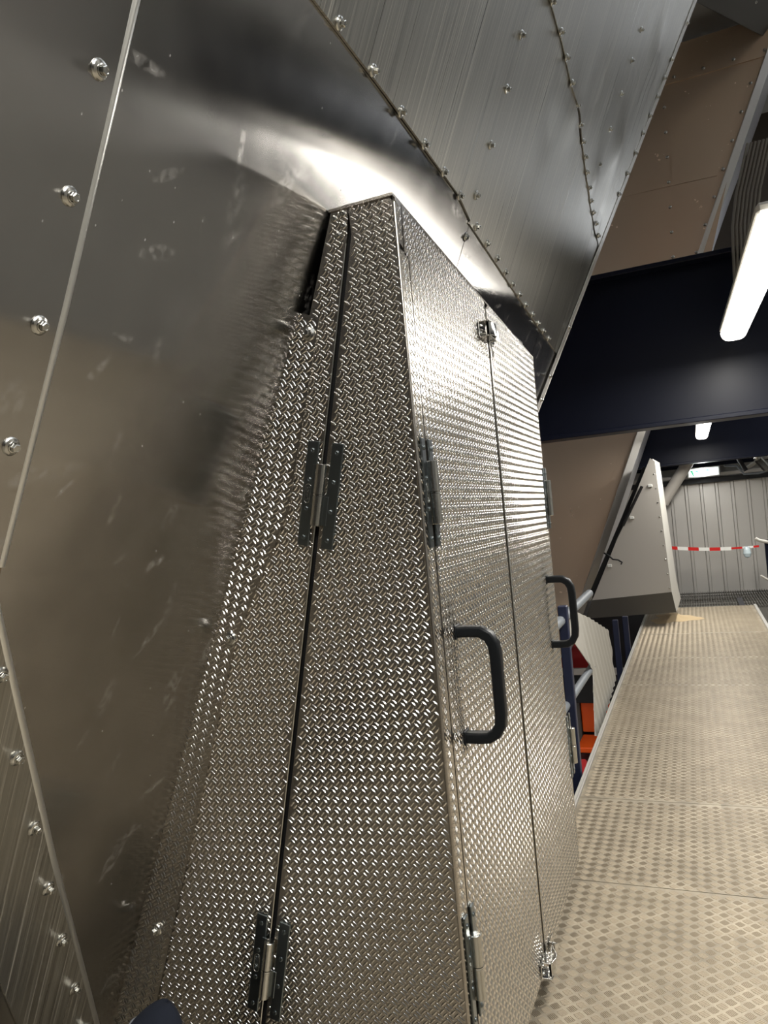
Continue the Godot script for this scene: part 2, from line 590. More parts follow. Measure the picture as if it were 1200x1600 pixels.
func room() -> void:
	var f := setting("floor_lower", "dark concrete floor of the hall below the walkway")
	var mb := MB.new()
	box(mb, Transform3D(Basis(), Vector3(-1, -2.75, -2)), Vector3(14, 0.3, 22))
	part("concrete", mb, M["concrete"], f)
	# pale sheet roof with two strips of glazed rooflights
	var c := setting("ceiling", "pale sheet roof of the hall with glazed rooflight strips")
	for s in [[-8.0, -4.6], [-3.0, 2.2], [4.0, 6.0]]:
		mb = MB.new()
		box(mb, Transform3D(Basis(), Vector3((s[0] + s[1]) / 2, 6.6, -2)), Vector3(s[1] - s[0], 0.2, 22))
		part("roof_sheet", mb, M["ceiling sheet"], c)
	for s in [[-4.6, -3.0], [2.2, 4.0]]:
		for k in 7:
			mb = MB.new()
			box(mb, Transform3D(Basis(), Vector3((s[0] + s[1]) / 2, 6.62, -11.4 + 3.14 * k)), Vector3(s[1] - s[0], 0.03, 3.1))
			part("rooflight_pane", mb, M["glass"], c)
			mb = MB.new()
			box(mb, Transform3D(Basis(), Vector3((s[0] + s[1]) / 2, 6.58, -12.97 + 3.14 * k)), Vector3(s[1] - s[0], 0.16, 0.1))
			part("glazing_bar", mb, M["pale grey paint"], c)
	for w in [["wall_left", Vector3(-7.9, 2, -2), Vector3(0.2, 9.4, 22), "brown wall"], ["wall_right", Vector3(5.9, 2, -2), Vector3(0.2, 9.4, 22), "pale wall"], ["wall_rear", Vector3(-1, 2, 8.9), Vector3(14, 9.4, 0.2), "brown wall"]]:
		var o := setting(w[0], {"wall_left": "brown wall of the hall behind the hoppers", "wall_right": "pale wall of the hall across the platform", "wall_rear": "brown wall of the hall behind the camera"}[w[0]])
		mb = MB.new()
		box(mb, Transform3D(Basis(), w[1]), w[2])
		part("wall_sheet", mb, M[w[3]], o)
	# end wall of ribbed bright sheet
	var wb := setting("wall_back", "ribbed bright metal sheet wall at the end of the walkway")
	var zb := -11.4
	mb = MB.new()
	for q in [[-8.0, 6.0, -2.7, 2.7], [-8.0, 6.0, 4.5, 6.7], [-8.0, 1.62, 2.7, 4.5], [5.4, 6.0, 2.7, 4.5]]:
		mb = MB.new()
		box(mb, Transform3D(Basis(), Vector3((q[0] + q[1]) / 2, (q[2] + q[3]) / 2, zb - 0.15)), Vector3(q[1] - q[0], q[3] - q[2], 0.2))
		part("backing", mb, M["brown wall" if q[2] > 4.0 else "pale wall"], wb)
	var wn := setting("window_1", "long glazed window high in the end wall")
	for k in 4:
		mb = MB.new()
		box(mb, Transform3D(Basis(), Vector3(2.09 + k * 0.945, 3.6, zb - 0.15)), Vector3(0.9, 1.76, 0.012))
		part("pane", mb, M["glass"], wn)
	mb = MB.new()
	for k in 5: box(mb, Transform3D(Basis(), Vector3(1.63 + k * 0.945, 3.6, zb - 0.12)), Vector3(0.05, 1.8, 0.12))
	for y in [2.72, 4.48]: box(mb, Transform3D(Basis(), Vector3(3.5, y, zb - 0.12)), Vector3(3.8, 0.05, 0.12))
	part("window_frame", mb, M["pale grey paint"], wn)
	var pitch := 0.2
	for i in range(-6, 16):
		var x := -0.236 + i * pitch
		var pan := MB.new()
		slab(pan, [Vector2(x, -0.12), Vector2(x + pitch - 0.05, -0.12), Vector2(x + pitch - 0.05, 1.52), Vector2(x, 1.52)], frame(Vector3(0, 0, zb), Vector3.RIGHT, Vector3.BACK), -0.002, 0.0, 0.12, func(p): return 0.003 * sin(p.y * 4.0 + i * 2.0))
		part("wall_panel", pan, M["galvanised"], wb)
		var rib := MB.new()
		var X := x + pitch - 0.05
		var prof := [Vector2(X, 0), Vector2(X + 0.010, 0.022), Vector2(X + 0.040, 0.022), Vector2(X + 0.05, 0)]
		for k in 3:
			var p: Vector2 = prof[k]
			var q: Vector2 = prof[k + 1]
			rib.quad(Vector3(p.x, -0.12, zb + p.y), Vector3(q.x, -0.12, zb + q.y), Vector3(q.x, 1.52, zb + q.y), Vector3(p.x, 1.52, zb + p.y), Vector3(-(q.y - p.y), 0, q.x - p.x).normalized())
		part("rib", rib, M["galvanised"], wb)
	mb = MB.new()
	box(mb, Transform3D(Basis(), Vector3(0.6, 1.55, zb + 0.06)), Vector3(4.6, 0.07, 0.1), 0.004)
	part("dark_rail", mb, M["charcoal paint"], wb)
	mb = MB.new()
	box(mb, Transform3D(Basis(), Vector3(0.6, 1.622, zb + 0.13)), Vector3(4.6, 0.045, 0.10), 0.004)
	part("pale_ledge", mb, M["off-white paint"], wb)
	mb = MB.new()
	box(mb, Transform3D(Basis(), Vector3(0.0, 2.2, zb - 0.02)), Vector3(3.1, 0.9, 0.03), 0.003)
	part("upper_sheet", mb, M["navy paint"], wb)

func walkway() -> void:
	var f := setting("floor", "raised walkway of dusty aluminium tread plate")
	var F := Transform3D(Basis(Vector3.RIGHT, Vector3(0, 0, -1), Vector3.UP), Vector3.ZERO)   # x right, y = -z, up
	var cuts := [-3.0, 0.9, 2.71, 3.49, 5.70, 6.67, 7.83, 9.70]
	for i in cuts.size() - 1:
		var a: float = cuts[i] + 0.002
		var b: float = cuts[i + 1] - 0.002
		var xl := -1.75 if b < 2.8 else -0.60
		var xr := 2.8 if b < 6.0 else 0.56
		var poly := [Vector2(xl, a), Vector2(xr, a), Vector2(xr, b), Vector2(xl, b)]
		var mb := MB.new()
		slab(mb, poly, F, -0.006, 0.0)
		var p := part("floor_plate", mb, M["walkway aluminium"], f)
		# groups of five bars, alternating direction
		var pl := []
		var g := 0.044
		if b > 1.0:
			for ix in range(int(-0.58 / g), int(1.1 / g)):
				for iy in range(int(ceil((a + 0.014) / g)), int(floor((b - 0.014) / g)) + 1):
					for w in 2:
						var q := Vector2((ix + 0.5 * w) * g, (iy + 0.5 * w) * g)
						if q.x > xr - 0.02 or q.y < 1.0 or q.y > b - 0.014: continue
						pl.append(spun(F, q, 0.0, -PI / 4 if w else PI / 4))
		stuff("tread_bars", bar_mesh, M["worn bars"], p, pl)
	var mb := MB.new()   # angle iron along the open edge
	box(mb, Transform3D(Basis(), Vector3(-0.606, -0.03, -6.3)), Vector3(0.008, 0.085, 6.9), 0.002)
	part("edge_angle", mb, M["galvanised"], f)
	mb = MB.new()
	box(mb, Transform3D(Basis(), Vector3(-0.62, -0.05, -6.3)), Vector3(0.02, 0.1, 6.9), 0.003)
	part("edge_channel", mb, M["pale grey paint"], f)
	mb = MB.new()
	box(mb, Transform3D(Basis(), Vector3(0.575, 0.004, -7.8)), Vector3(0.03, 0.03, 3.7), 0.003)
	part("edge_angle", mb, M["galvanised"], f)
	mb = MB.new()   # supporting channels below
	for x in [-0.5, 0.45]: box(mb, Transform3D(Basis(), Vector3(x, -0.1, -4)), Vector3(0.06, 0.18, 13))
	part("stringer", mb, M["navy paint"], f)
	# dark grating beyond the plates
	mb = MB.new()
	for k in 60:
		box(mb, Transform3D(Basis(), Vector3(-0.6 + k * 0.03, -0.03, -10.55)), Vector3(0.005, 0.03, 1.6))
	for k in 6: box(mb, Transform3D(Basis(), Vector3(0.3, -0.035, -9.8 - k * 0.3)), Vector3(1.9, 0.02, 0.005))
	part("grating", mb, M["dark grey paint"], f)

# height of the cladding above its plane: slight oil-canning of thin sheet
func wavy(p: Vector2) -> float:
	return 0.0012 * sin(p.x * 3.1 + p.y * 1.7 + 0.6) * sin(p.y * 2.6 - 0.4) + 0.0004 * sin(p.x * 9.0 + 1.3) * sin(p.y * 7.0)

func dented(p: Vector2) -> float:
	var h := 0.0010 * sin(p.x * 4.1 + p.y * 2.1) * sin(p.y * 3.3 + 0.8)
	for d in [[3.12, -2.95, 0.15, 0.011], [3.33, -3.15, 0.12, -0.010], [3.10, -3.55, 0.11, 0.010], [3.36, -3.85, 0.15, 0.013], [3.02, -3.93, 0.09, -0.010], [3.95, -4.0, 0.2, 0.013], [2.92, -2.72, 0.12, -0.005]]:
		var r2: float = (pow(p.x - d[0], 2) + pow(p.y - d[1], 2)) / (d[2] * d[2])
		if r2 < 6.0: h += d[3] * exp(-r2 * 2.0)
	return h

func near_hopper() -> void:
	var t := thing("hopper", "large leaning hopper clad in screwed sheets of bright aluminium, at the left", "hopper", Vector3(-1.6, 0, -2.2))
	var W := frame(Vector3(WX, 0, 0), Vector3(K, 1, 0), Vector3(1, -K, 0))   # x up the slope, y = +z
	var zf := func(s: float) -> float: return -3.905 - 0.295 * (s - 2.057)
	var zn := func(s: float) -> float: return -0.978 + 0.52 * (s - 0.60)
	var nw := W.basis.z
	var P := func(s: float, z: float, h := 0.0) -> Vector3: return W * Vector3(s, z, h)
	# body behind the cladding: closed solid, 30 mm inside the sheets
	var body := MB.new()
	var front := [Vector2(-0.3, zn.call(-0.3) - 0.02), Vector2(6.2, 2.2), Vector2(6.2, zf.call(6.2) + 0.01), Vector2(-0.3, zf.call(-0.3) + 0.01)]
	slab(body, front, W, -1.2, -0.004)
	part("body", body, M["brown-tinged aluminium"], t)
	var S := func(called: String, poly: Array, z0: float, z1: float, m: String, hf = null, cell := 0.0) -> MeshInstance3D:
		var mb := MB.new()
		slab(mb, poly, W, z0, z1, cell, hf)
		return part(called, mb, M[m], t)
	var scr := func(p: Node3D, at: Array, h: float) -> void:
		for q in at: put("screw", screw_mesh, M["steel"], p, spun(W, Vector2(q[0], q[1]), h, rng.randf() * TAU))
	# lower row
	var big := MB.new()
	slab(big, [Vector2(-0.2, -0.9), Vector2(2.5, -0.7), Vector2(2.5, -1.15), Vector2(-0.2, -1.15)], W, -0.004, 0.0, 0.05, wavy)
	slab(big, [Vector2(-0.2, -1.41), Vector2(2.5, -1.41), Vector2(2.5, -2.207), Vector2(-0.2, -2.207)], W, -0.004, 0.0, 0.05, wavy)
	var rip := []          # the thin sheet is puckered where the chequered box is fixed to it
	for i in 751:
		var sv := -0.2 + 2.7 * i / 750.0
		var row := []
		for j in 15:
			var zv := -1.15 - 0.26 * j / 14.0
			var near := clampf((-1.15 - zv) / 0.24, 0.0, 1.0)
			var low := clampf((2.15 - sv) / 0.12, 0.0, 1.0)
			var am := 0.00050 * pow(near, 2.2) * low * (0.75 + 0.4 * sin(sv * 23.0) * sin(sv * 9.0 + 1.0))
			row.append(W * Vector3(sv, zv, wavy(Vector2(sv, zv)) + am * sin(TAU * (sv + 0.03 * near) / 0.0225 + 0.7 * sin(sv * 31.0))))
		rip.append(row)
	var first := big.v.size()
	grid_smooth(big, rip)
	var back := W.affine_inverse()
	for i in range(first, big.v.size()):
		var lp: Vector3 = back * big.v[i]
		big.uv[i] = Vector2(lp.x, lp.y)
	var sh := part("cladding_sheet", big, M["smooth aluminium"], t)
	sh = S.call("cladding_sheet", [Vector2(-0.2, -2.211), Vector2(2.5, -2.211), Vector2(2.5, -3.452), Vector2(-0.2, -3.452)], -0.004, 0.0, "smooth aluminium", wavy, 0.05)
	scr.call(sh, [[2.398, -2.205]], 0.001)
	S.call("cladding_sheet", [Vector2(-0.2, -3.456), Vector2(2.5, -3.456), Vector2(2.5, zf.call(2.5)), Vector2(-0.2, zf.call(-0.2))], -0.004, 0.0, "smooth aluminium", wavy, 0.05)
	# upper rows
	sh = S.call("cladding_sheet", [Vector2(2.478, 1.0), Vector2(5.6, 2.0), Vector2(5.6, -2.19), Vector2(2.445, -2.19), Vector2(2.468, -2.05), Vector2(2.478, -1.5)], 0.001, 0.007, "streaked aluminium", dented, 0.06)
	scr.call(sh, [[2.49, -1.256], [2.49, -1.09], [2.49, -0.93], [2.487, -1.416], [2.481, -1.579], [2.478, -1.74], [2.474, -1.899], [2.468, -2.051], [2.975, -2.165], [2.825, -2.172], [2.664, -2.175], [2.515, -2.175], [3.13, -2.165], [3.29, -2.165]], 0.007)
	sh = S.call("cladding_sheet", [Vector2(2.436, -2.193), Vector2(3.17, -2.193), Vector2(3.17, -2.6), Vector2(3.10, -3.1), Vector2(2.98, zf.call(2.98)), Vector2(2.345, zf.call(2.345)), Vector2(2.404, -2.79), Vector2(2.425, -2.40)], 0.001, 0.006, "streaked aluminium", dented, 0.04)
	scr.call(sh, [[2.447, -2.254], [2.438, -2.392], [2.432, -2.537], [2.422, -2.674], [2.412, -2.802], [2.405, -2.934], [2.396, -3.068], [2.391, -3.22], [2.384, -3.36], [2.377, -3.5], [2.37, -3.64]], 0.006)
	sh = S.call("cladding_sheet", [Vector2(3.158, -2.193), Vector2(5.6, -2.193), Vector2(5.6, -3.57), Vector2(3.026, -3.57), Vector2(3.121, -3.05), Vector2(3.159, -2.55)], 0.007, 0.011, "streaked aluminium", dented, 0.04)
	scr.call(sh, [[3.165, -2.33], [3.165, -2.489], [3.155, -2.625], [3.143, -2.771], [3.135, -2.918], [3.121, -3.047], [3.103, -3.161], [3.09, -3.277], [3.067, -3.381], [3.05, -3.511], [3.771, -3.555], [3.637, -3.555], [3.489, -3.555], [3.331, -3.555], [3.173, -3.555]], 0.011)
	sh = S.call("cladding_sheet", [Vector2(3.024, -3.574), Vector2(5.6, -3.574), Vector2(5.6, zf.call(5.6)), Vector2(2.965, zf.call(2.965))], 0.006, 0.010, "streaked aluminium", dented, 0.04)
	scr.call(sh, [[3.03, -3.622], [3.02, -3.75], [3.012, -3.883], [2.995, -4.02]], 0.010)
	# corner trim along the far edge, two legs
	var ct := MB.new()
	slab(ct, [Vector2(-0.2, zf.call(-0.2) - 0.002), Vector2(5.6, zf.call(5.6) - 0.002), Vector2(5.6, zf.call(5.6) + 0.06), Vector2(-0.2, zf.call(-0.2) + 0.06)], W, 0.0105, 0.0135)
	beam_between(ct, P.call(-0.2, zf.call(-0.2) - 0.004, -0.03), P.call(5.6, zf.call(5.6) - 0.004, -0.03), 0.003, 0.09, nw)
	var cp := part("corner_trim", ct, M["galvanised"], t)
	scr.call(cp, [[4.371, -4.56], [4.114, -4.45], [3.994, -4.41], [3.878, -4.38], [3.76, -4.345], [3.645, -4.30], [3.526, -4.27], [3.4, -4.23], [3.274, -4.19], [2.503, -3.99], [2.223, -3.90], [2.093, -3.87]], 0.0135)
	# sheets nearest the camera, lapped over the main one, each with a folded edge
	sh = S.call("cladding_sheet", [Vector2(1.455, -0.775), Vector2(1.84, -0.788), Vector2(2.30, -0.792), Vector2(2.474, -0.795), Vector2(2.474, 0.5), Vector2(1.43, zn.call(1.43))], 0.0, 0.006, "smooth aluminium", wavy, 0.05)
	scr.call(sh, [[2.147, -0.755], [1.982, -0.752], [1.807, -0.748], [1.636, -0.744]], 0.006)
	var hb := MB.new()
	bead(hb, P.call(1.455, -0.772, 0.002), P.call(1.84, -0.785, 0.002), nw, 0.018, 0.006)
	bead(hb, P.call(1.84, -0.785, 0.002), P.call(2.474, -0.793, 0.002), nw, 0.018, 0.006)
	part("folded_edge", hb, M["folded metal"], sh)
	sh = S.call("cladding_sheet", [Vector2(0.0, -1.445), Vector2(0.248, -1.325), Vector2(0.842, -1.033), Vector2(1.101, -0.909), Vector2(1.354, -0.799), Vector2(1.46, -0.745), Vector2(1.46, -0.54), Vector2(0.60, -0.978), Vector2(0.0, -1.28)], 0.0, 0.006, "streaked aluminium", wavy, 0.05)
	scr.call(sh, [[1.275, -0.813], [1.108, -0.884], [0.941, -0.962], [0.777, -1.037], [0.615, -1.114], [0.442, -1.197], [0.275, -1.28]], 0.006)
	hb = MB.new()
	bead(hb, P.call(0.0, -1.445, 0.002), P.call(0.842, -1.033, 0.002), nw, 0.016, 0.006)
	bead(hb, P.call(0.842, -1.033, 0.002), P.call(1.46, -0.748, 0.002), nw, 0.016, 0.006)
	part("folded_edge", hb, M["folded metal"], sh)

func enclosure() -> void:
	var t := thing("plate_enclosure", "door box of bright chequered aluminium plate built against the leaning hopper", "enclosure", Vector3(-0.8, 0, -2.1))
	var A := Transform3D(Basis(Vector3.RIGHT, Vector3.UP, Vector3.BACK), Vector3(0, 0, -1.40))        # x right, y up, faces the camera
	var Fr := Transform3D(Basis(Vector3(0, 0, -1), Vector3.UP, Vector3.RIGHT), Vector3(-0.50, 0, 0))    # x = -z, y up, faces the walkway
	var sheet := func(called: String, poly: Array, xf: Transform3D, z0: float, z1: float, turn: float, label := "") -> MeshInstance3D:
		var mb := MB.new()
		slab(mb, poly, xf, z0, z1)
		var p := part(called, mb, M["tread aluminium"], t, label)
		stuff("raised_grains", leaf_mesh, M["grain aluminium"], p, grains(poly, xf.translated_local(Vector3(0, 0, z1)), turn))
		return p
	var gx := func(y: float) -> float: return -0.606 - 0.2255 * (1.955 - y)     # the slanting gap beside the side panel
	var ex := func(y: float) -> float: return -0.647 - 0.4247 * (2.023 - y)     # where the side meets the hopper
	# dark inside, so that the joints read as gaps
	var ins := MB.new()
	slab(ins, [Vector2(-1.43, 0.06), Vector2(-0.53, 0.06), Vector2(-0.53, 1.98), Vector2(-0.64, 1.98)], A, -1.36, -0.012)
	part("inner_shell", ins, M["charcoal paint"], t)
	# side frame beside the hopper
	var fp := [Vector2(-0.642, 2.018), Vector2(-0.604, 2.018), Vector2(gx.call(1.955) - 0.006, 1.955), Vector2(gx.call(0.05) - 0.006, 0.05), Vector2(ex.call(0.05) + 0.09, 0.05), Vector2(-0.712, 1.818)]
	var fr: MeshInstance3D = sheet.call("side_frame", fp, A, -0.008, 0.0, 0.06)
	for q in [[-0.638, 1.998], [-0.616, 2.003], [-0.618, 1.978], [-0.633, 1.962]]: put("screw", rivet_mesh, M["steel"], fr, spun(A, Vector2(q[0], q[1]), 0.0))
	# strip screwed on over the joint with the hopper
	var st: MeshInstance3D = sheet.call("cover_strip", [Vector2(-0.745, 1.820), Vector2(-0.690, 1.797), Vector2(-0.806, 1.395), Vector2(-0.972, 1.118), Vector2(-1.19, 0.52), Vector2(-1.36, 0.05), Vector2(-1.487, 0.05)], A, 0.001, 0.006, -0.30)
	for q in [[-0.718, 1.767], [-0.985, 1.123], [-1.266, 0.433]]: put("screw", screw_mesh, M["steel"], st, spun(A, Vector2(q[0], q[1]), 0.006, 0.3, 1.15))
	# side panel between the slanting gap and the corner
	sheet.call("side_panel", [Vector2(-0.604, 2.018), Vector2(-0.512, 2.018), Vector2(-0.503, 1.99), Vector2(-0.503, 0.05), Vector2(gx.call(0.05) + 0.005, 0.05), Vector2(gx.call(1.955) + 0.004, 1.955)], A, -0.008, 0.0, 0.06)
	var rim := MB.new()
	beam_between(rim, Vector3(gx.call(1.94) - 0.005, 1.94, -1.3975), Vector3(gx.call(0.06) - 0.005, 0.06, -1.3975), 0.006, 0.003, Vector3.RIGHT)
	part("edge_bead", rim, M["steel"], t)
	# folded corner and top
	rim = MB.new()
	tube(rim, [Vector3(-0.5035, 0.05, -1.4035), Vector3(-0.5035, 2.0, -1.4035)], 0.0045, 10)
	part("corner_fold", rim, M["tread aluminium"], t)
	rim = MB.new()
	slab(rim, [Vector2(-0.648, 1.40), Vector2(-0.502, 1.398), Vector2(-0.502, 2.78), Vector2(-0.68, 2.78)], frame(Vector3(0, 2.018 + 0.0665 * 1.4, 0), Vector3.RIGHT, Vector3(0, 1, -0.0665)), -0.006, 0.0)
	part("top_plate", rim, M["tread aluminium"], t)
	# front: corner post and two doors
	sheet.call("corner_post", [Vector2(1.404, 1.905), Vector2(1.404, 0.05), Vector2(1.452, 0.05), Vector2(1.452, 1.905)], Fr, -0.006, 0.0, 0.0)
	sheet.call("corner_tab", [Vector2(1.404, 2.012), Vector2(1.404, 1.918), Vector2(1.426, 1.913), Vector2(1.436, 2.006)], Fr, -0.006, 0.0, 0.0)
	var d1: MeshInstance3D = sheet.call("front_door", [Vector2(1.4575, 0.05), Vector2(2.084, 0.05), Vector2(2.084, 1.966), Vector2(1.44, 2.008), Vector2(1.432, 1.90), Vector2(1.4575, 1.895)], Fr, -0.006, 0.0, 0.0)
	var d2: MeshInstance3D = sheet.call("front_door", [Vector2(2.092, 0.05), Vector2(2.775, 0.05), Vector2(2.775, 1.924), Vector2(2.128, 1.963), Vector2(2.092, 1.945)], Fr, -0.006, 0.001, 0.0)
	rim = MB.new()
	beam_between(rim, Vector3(-0.4985, 0.06, -2.095), Vector3(-0.4985, 1.90, -2.095), 0.005, 0.004, Vector3.RIGHT)
	part("edge_bead", rim, M["steel"], d2)
	rim = MB.new()
	slab(rim, [Vector2(-1.3, 0.06), Vector2(-0.51, 0.06), Vector2(-0.51, 1.91), Vector2(-0.66, 1.91)], Transform3D(Basis(Vector3.LEFT, Vector3.UP, Vector3(0, 0, -1)), Vector3(0, 0, -2.77)) * Transform3D(Basis.from_scale(Vector3(-1, 1, 1)), Vector3.ZERO), -0.006, 0.0)
	part("end_panel", rim, M["tread aluminium"], t)
	# hinges
	var ha := func(y: float) -> Transform3D:
		var yd := Vector3(-0.2255, -1, 0).normalized()
		return Transform3D(Basis(yd.cross(Vector3.BACK).normalized() * -1.0, -yd, Vector3.BACK), Vector3(gx.call(y), y, -1.40))
	hinge(t, ha.call(1.423), "zinc hinge at eye height on the side panel")
	hinge(t, ha.call(0.388), "zinc hinge low on the side panel")
	hinge(t, Transform3D(Fr.basis, Vector3(-0.50, 1.405, -1.447)), "zinc hinge at eye height beside the corner", 0.78)
	hinge(t, Transform3D(Fr.basis, Vector3(-0.50, 0.43, -1.447)), "zinc hinge low beside the corner", 0.78)
	hinge(t, Transform3D(Fr.basis, Vector3(-0.50, 1.39, -2.765)), "zinc hinge at eye height on the far edge", 0.78)
	hinge(t, Transform3D(Fr.basis, Vector3(-0.50, 0.465, -2.785)), "zinc hinge low on the far edge", 0.78)
	# handles
	for h in [[-1.545, 0.985], [-2.635, 0.985]]: handle(t, h[0], h[1])
	latch(t, -2.055, 1.858)
	latch(t, -2.09, 0.075)

func hinge(t: Node3D, xf: Transform3D, label: String, gap := 1.0) -> void:   # xf: centre, x across, y along the pin, z out of the plate
	var h := Node3D.new()
	h.name = "hinge"
	t.add_child(h, true)
	h.transform = t.global_transform.affine_inverse()
	h.set_meta("label", label)
	for s in [-1.0, 1.0]:
		var cx: float = s * 0.029 * gap
		var mb := MB.new()
		var wd := 0.027 * gap
		box(mb, xf.translated_local(Vector3(cx, 0, 0.0035)), Vector3(wd, 0.226, 0.005), 0.0012)
		box(mb, xf.translated_local(Vector3(s * 0.012 * gap, s * 0.033 * -1.0, 0.006)), Vector3(0.02 * gap, 0.062, 0.004), 0.0008)
		for y in [-0.095, -0.033, 0.030, 0.093]:
			lathe(mb, [Vector2(0.0052, 0.0061), Vector2(0.0048, 0.0078), Vector2(0.003, 0.0087)], xf.translated_local(Vector3(cx, y, 0)), 14)
			lathe(mb, [Vector2(0.003, 0.0087), Vector2(0.0027, 0.0065), Vector2(0, 0.0064)], xf.translated_local(Vector3(cx, y, 0)), 6, false)
		part("leaf", mb, M["zinc"], h)
		if s < 0:
			var em := MB.new()
			stamp(em, xf.translated_local(Vector3(cx - 0.001, 0.0, 0.006)), gap)
			part("stamped_mark", em, M["steel"], h)
	for s in [-1.0, 1.0]:
		var mb := MB.new()
		var b := Transform3D(xf.basis * Basis(Vector3.RIGHT, -PI / 2), xf * Vector3(0, 0, 0.013))
		var z: float = s * 0.0335
		lathe(mb, [Vector2(0, z - 0.0325), Vector2(0.0100, z - 0.0325), Vector2(0.0118, z - 0.031), Vector2(0.0118, z + 0.031), Vector2(0.0100, z + 0.0325), Vector2(0, z + 0.0325)], b, 22)
		part("knuckle", mb, M["steel"], h)
	var pin := MB.new()
	lathe(pin, [Vector2(0.0126, -0.0012), Vector2(0.0126, 0.0012)], Transform3D(xf.basis * Basis(Vector3.RIGHT, -PI / 2), xf * Vector3(0, 0, 0.013)), 22)
	part("pin_ring", pin, M["chrome"], h)

func stamp(mb: MB, xf: Transform3D, gap: float) -> void:   # raised oval with a line of small raised capitals, reading up the leaf
	var rows := []
	var pts := []
	for k in 29:
		var a := TAU * k / 28.0
		pts.append(xf * Vector3(0.0068 * gap * cos(a), 0.0135 * signf(sin(a)) * (1.0 if absf(sin(a)) > 0.01 else 0.0) + 0.0068 * sin(a), 0.0003))
	tube(mb, pts, 0.0006, 6)
	var tm := TextMesh.new()
	var sf := SystemFont.new()
	sf.font_names = PackedStringArray(["Droid Sans"])
	tm.font = sf
	tm.text = "SZAKIS"
	tm.font_size = 48
	tm.pixel_size = 0.0005
	tm.depth = 0.0016
	var arr := tm.get_mesh_arrays()
	if arr.is_empty() or arr[Mesh.ARRAY_VERTEX] == null: return
	var vs: PackedVector3Array = arr[Mesh.ARRAY_VERTEX]
	var ns: PackedVector3Array = arr[Mesh.ARRAY_NORMAL]
	var ix: PackedInt32Array = arr[Mesh.ARRAY_INDEX]
	var lo := vs[0]
	var hi := vs[0]
	for p in vs: lo = lo.min(p); hi = hi.max(p)
	var k := minf(0.029 / (hi.x - lo.x), 0.0085 * gap / (hi.y - lo.y))
	var tr := xf * Transform3D(Basis(Vector3.BACK, PI / 2), Vector3(0, 0, 0.0003)) * Transform3D(Basis.from_scale(Vector3(k, k, 1)), Vector3.ZERO)
	var mid := (lo + hi) / 2.0
	for i in range(0, ix.size(), 3):
		mb.flat(tr * (vs[ix[i]] - mid), tr * (vs[ix[i + 1]] - mid), tr * (vs[ix[i + 2]] - mid), (tr.basis * ns[ix[i]]).normalized())

func handle(t: Node3D, z: float, y: float) -> void:
	var mb := MB.new()
	var rows := []
	var H := 0.128
	var path := [Vector2(0.0, H - 0.013), Vector2(0.03, H - 0.0125), Vector2(0.055, H - 0.014), Vector2(0.072, H - 0.024), Vector2(0.082, H - 0.042), Vector2(0.0845, H - 0.065), Vector2(0.0845, 0.0)]
	var full := path.duplicate()
	for k in range(path.size() - 2, -1, -1): full.append(Vector2(path[k].x, -path[k].y))
	for i in full.size():
		var d: Vector2 = (full[mini(i + 1, full.size() - 1)] - full[maxi(i - 1, 0)]).normalized()
		var nn := Vector2(d.y, -d.x)
		var row := []
		for j in 20:
			var a := TAU * j / 20.0
			var u := signf(cos(a)) * pow(absf(cos(a)), 0.45) * 0.0125
			var w := signf(sin(a)) * pow(absf(sin(a)), 0.45) * 0.0155
			row.append(Vector3(-0.50 + full[i].x + nn.x * u, y + full[i].y + nn.y * u, z + w))
		rows.append(row)
	grid_smooth(mb, rows, true)
	var h := part("handle", mb, M["black plastic"], t, "black plastic grip handle")
	for s in [-1.0, 1.0]:
		var fl := MB.new()
		box(fl, Transform3D(Basis(), Vector3(-0.4975, y + s * (H - 0.013), z)), Vector3(0.004, 0.03, 0.036), 0.001)
		part("foot", fl, M["black plastic"], h)

